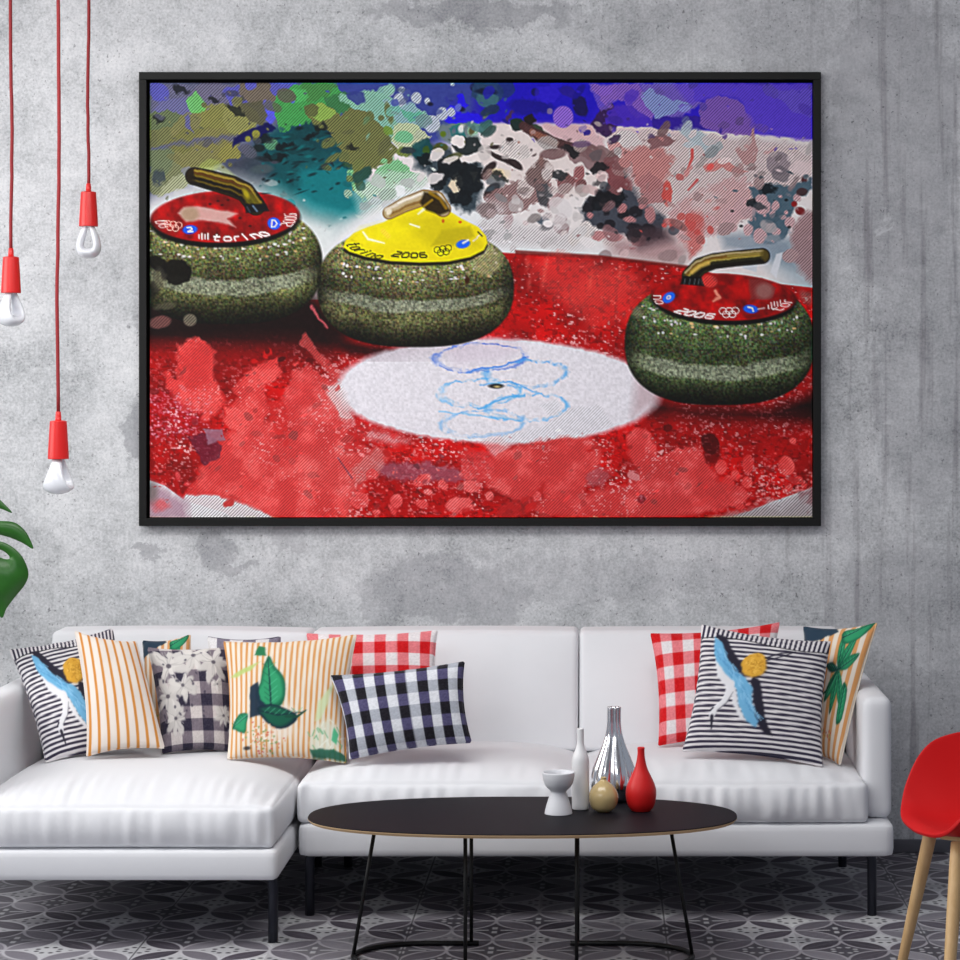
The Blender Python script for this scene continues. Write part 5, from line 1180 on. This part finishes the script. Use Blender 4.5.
for i in range(nr - 1):
    for k in range(nt_):
        a_ = 1 + i * nt_; b_ = a_ + nt_
        Fc.append((a_ + k, b_ + k, b_ + (k + 1) % nt_, a_ + (k + 1) % nt_))
sh = mesh('seat_shell', V, Fc, M_shell, ch)
so = sh.modifiers.new('thickness', 'SOLIDIFY'); so.thickness = .011; so.offset = -1
be = sh.modifiers.new('round', 'BEVEL'); be.width = .003; be.segments = 2; be.limit_method = 'ANGLE'; be.angle_limit = 1.0
sb = sh.modifiers.new('smooth', 'SUBSURF'); sb.levels = 1; sb.render_levels = 1
inv = ch.matrix_basis.inverted()
for (top, foot) in (((.820, 5.925 - DW, .420), (.750, 6.05 - DW, 0)), ((.850, 5.70 - DW, .420), (.795, 5.53 - DW, 0)), ((1.12, 5.95 - DW, .420), (1.23, 6.08 - DW, 0)), ((1.14, 5.72 - DW, .420), (1.26, 5.56 - DW, 0))):
    tp, ft = inv @ Vector(top), inv @ Vector(foot)
    pts = [ft, ft + (tp - ft) * .02] + [ft + (tp - ft) * q for q in (.3, .6, .9)] + [tp]
    tube('leg', pts, [.0105, .0115, .0135, .0158, .017, .0165], M_oak, ch, 20)
for (a_, b_) in (((.845, 5.925 - DW, .400), (1.13, 5.72 - DW, .400)), ((.855, 5.70 - DW, .400), (1.12, 5.95 - DW, .400))):
    tube('under_rail', [inv @ Vector(a_), inv @ Vector(b_)], .0145, M_oak, ch, 14)

# ================================================================ pendant lamps
M_cord = mat('red_textile_cord', lin(150, 24, 32), .7); N.nt = M_cord.node_tree; v, x, y, z = ncoord(); nset(M_cord, 'Base Color', nmix(nnoise(v, 400, 2), lin(96, 12, 20), lin(176, 40, 46)))
M_sock = mat('red_silicone', lin(214, 30, 28), .35, spec=.5); M_bulb = mat('opal_glass', lin(226, 228, 234), .22, spec=.6, coat=.4)
def pendant(px, py_sock, D, ang, label, wob):
    s_ = at(px, py_sock, D)                        # top of the red socket
    root = empty('pendant_lamp', s_); tag(root, label, 'lamp', 'red pendant lamps')
    top = 3.0 - s_.z
    r = random.Random(wob); pts = []
    for k in range(25):
        t = k / 24; pts.append(((r.uniform(-.0012, .0012) + .004 * math.sin(t * 9 + wob)) * min(1, t * 6) * (1 - t), 0, .012 + (top - .02 - .012) * t))
    tube('cord', pts, .0052, M_cord, root, 8)
    lathe('ceiling_rose', [(.03, top - .022), (.045, top - .016), (.046, top)], M_sock, root, 32)
    sk = lathe('lamp_socket', smooth_prof([(.022, -.108), (.0280, -.1075), (.0290, -.103), (.0268, -.06), (.0236, -.008), (.0222, -.002), (.0150, .000)], 4) + [(.0085, .0005), (.0080, .012), (.0068, .024), (.0055, .025)], M_sock, root, 40)
    # sculptural bulb: one flattened loop of opal tube that widens downwards
    V = []; Fc = []; n = 56; m = 18
    for i in range(n):
        t = 2 * PI * i / n
        zz = -.104 - .0435 * (1 - math.cos(t))
        prog = (1 - math.cos(t)) / 2
        half = (.0120 + .0230 * prog ** 1.1) * math.copysign(abs(math.sin(t)) ** .75, math.sin(t))
        tw = .0088 + .0075 * prog; td = .014 + .028 * prog ** 1.5
        nx_, nz_ = math.sin(t), -math.cos(t) * -1
        nv = Vector((math.sin(t), 0, math.cos(t)))
        for k in range(m):
            a = 2 * PI * k / m
            V.append(Vector((half, 0, zz)) + nv * (math.cos(a) * tw) + Vector((0, math.sin(a) * td * (1 - .25 * max(0, math.cos(a))), 0)))
    for i in range(n):
        for k in range(m):
            Fc.append((i * m + k, i * m + (k + 1) % m, ((i + 1) % n) * m + (k + 1) % m, ((i + 1) % n) * m + k))
    bl = mesh('bulb', V, Fc, M_bulb, sk); bl.rotation_euler = (0, 0, ang)
    return root
pendant(58.3, 420.5, 6.73, math.radians(78), 'lowest hanging red pendant lamp with opal bulb, the middle of three', 3)
pendant(11, 256.5, 7.10, math.radians(50), 'red pendant lamp hanging at middle height, nearest the left edge', 5)
pendant(88.5, 191.5, 7.42, math.radians(6), 'highest hanging red pendant lamp, beside the frame, its bulb loop seen open', 8)

# ================================================================ monstera by the sofa's left arm
DL = 6.95
plant = empty('monstera_plant', (-2.06, -.62, 0)); tag(plant, 'potted monstera with large split green leaves beyond the left arm of the sofa', 'plant')
M_leaf = mat('monstera_leaf', lin(44, 104, 30), .35, spec=.45); N.nt = M_leaf.node_tree; v, x, y, z = ncoord()
nset(M_leaf, 'Base Color', nmix(nnoise(v, 16, 4), lin(16, 70, 14), lin(46, 108, 26)))
M_stem = mat('green_stem', lin(86, 120, 60), .5); M_pot = mat('grey_pot', lin(150, 150, 154), .7); M_soil = mat('soil', lin(58, 44, 34), .95)
lathe('pot', smooth_prof([(.11, 0), (.125, .004), (.145, .12), (.16, .26), (.163, .30)], 5) + [(.155, .302), (.15, .27)], M_pot, plant, 48)
lathe('soil', [(.149, .255), (.148, .268), (.06, .276)], M_soil, plant, 32)
def leaf_outline():
    """right half in photo pixels about the midrib x = -62, closed loop, base above and tip below"""
    return [(-62, 476), (-40, 470), (-18, 484), (0, 500), (12, 513), (-2, 508), (-20, 507), (-52, 516),
            (-52, 524), (-24, 521), (0, 521), (14, 522.5), (24, 530), (30, 540), (32.5, 549), (22, 543), (6, 536.5), (-12, 534), (-50, 540),
            (-50, 544), (-20, 540), (0, 541.5), (12, 547), (22, 557), (28, 572), (25, 584), (14, 598), (6, 609), (2, 618), (-4, 614), (-22, 608), (-50, 604),
            (-50, 610), (-30, 618), (-16, 634), (-14, 648), (-36, 642), (-56, 628), (-58, 656), (-62, 672)]
def monstera_leaf(origin, scale, rot, tilt, D=DL):
    raw = leaf_outline(); sm_ = []
    for i in range(len(raw) - 1):                          # rounded lobes between the outline points
        q0, q1, q2, q3 = (np.array(raw[min(max(i + d_, 0), len(raw) - 1)], float) for d_ in (-1, 0, 1, 2))
        for t_ in (0, .25, .5, .75): sm_.append(tuple(.5 * (2 * q1 + (q2 - q0) * t_ + (2 * q0 - 5 * q1 + 4 * q2 - q3) * t_ * t_ + (3 * q1 - q0 - 3 * q2 + q3) * t_ ** 3)))
    sm_.append(raw[-1])
    half_r = [((x_ + 62), -(y_ - 560)) for x_, y_ in sm_]
    loop = half_r + [(-x_, y_) for x_, y_ in reversed(half_r[1:-1])]
    bm = bmesh.new()
    def ring(pts):
        vs_ = [bm.verts.new((p_[0], 0, p_[1])) for p_ in pts]
        return [bm.edges.new((vs_[i], vs_[(i + 1) % len(vs_)])) for i in range(len(vs_))]
    es = ring(loop)
    for (cx_, cy_, rx_, ry_, an) in ((1, 554, 9.5, 3.6, 28), (-34, 560, 8, 3, 20), (-36, 590, 7, 3, 40)):
        for sgn in (1, -1):
            pts = []
            for k in range(12):
                a = 2 * PI * k / 12; c, s_ = math.cos(math.radians(an)), math.sin(math.radians(an))
                xx, yy_ = rx_ * math.cos(a), ry_ * math.sin(a)
                pts.append((sgn * (cx_ + 62 + xx * c - yy_ * s_), -(cy_ - 560 + xx * s_ + yy_ * c)))
            es += ring(pts)
    bmesh.ops.triangle_fill(bm, use_beauty=True, use_dissolve=False, edges=es)
    bmesh.ops.subdivide_edges(bm, edges=bm.edges[:], cuts=1, use_grid_fill=False)
    Mx = Matrix.Translation(origin) @ Matrix.Rotation(rot, 4, 'Z') @ Matrix.Rotation(tilt, 4, 'X')
    for v_ in bm.verts:
        x_, z_ = v_.co.x, v_.co.z
        yb = 5e-4 * x_ * x_ * .35 + 4e-4 * max(0, -z_) ** 2 * .5
        v_.co = Mx @ Vector((x_ * scale, yb * scale, z_ * scale))
    bmesh.ops.recalc_face_normals(bm, faces=bm.faces)
    o = from_bm('leaf', bm, M_leaf, None); o.parent = plant; o.matrix_parent_inverse = plant.matrix_basis.inverted()
    so = o.modifiers.new('thickness', 'SOLIDIFY'); so.thickness = .0016
    return o
def stem(pts):
    o = tube('stem', [Vector(p_) - plant.location for p_ in pts], [.008, .0075, .007, .006, .005], M_stem, plant, 10)
s0 = D_s = DL / F
lo = at(-62, 560, DL)
monstera_leaf(lo, s0, 0, 0)
stem([(-2.05, -.62, .26), (-2.06, -.60, .6), (-2.03, -.66, .95), (-1.98, -.74, 1.22), at(-62, 478, DL) + Vector((0, .004, 0))])
monstera_leaf(Vector((-2.32, -.45, 1.02)), s0 * .9, .5, -.5)
stem([(-2.07, -.62, .26), (-2.10, -.58, .55), (-2.2, -.5, .9), (-2.29, -.42, 1.12), (-2.32, -.405, 1.105)])
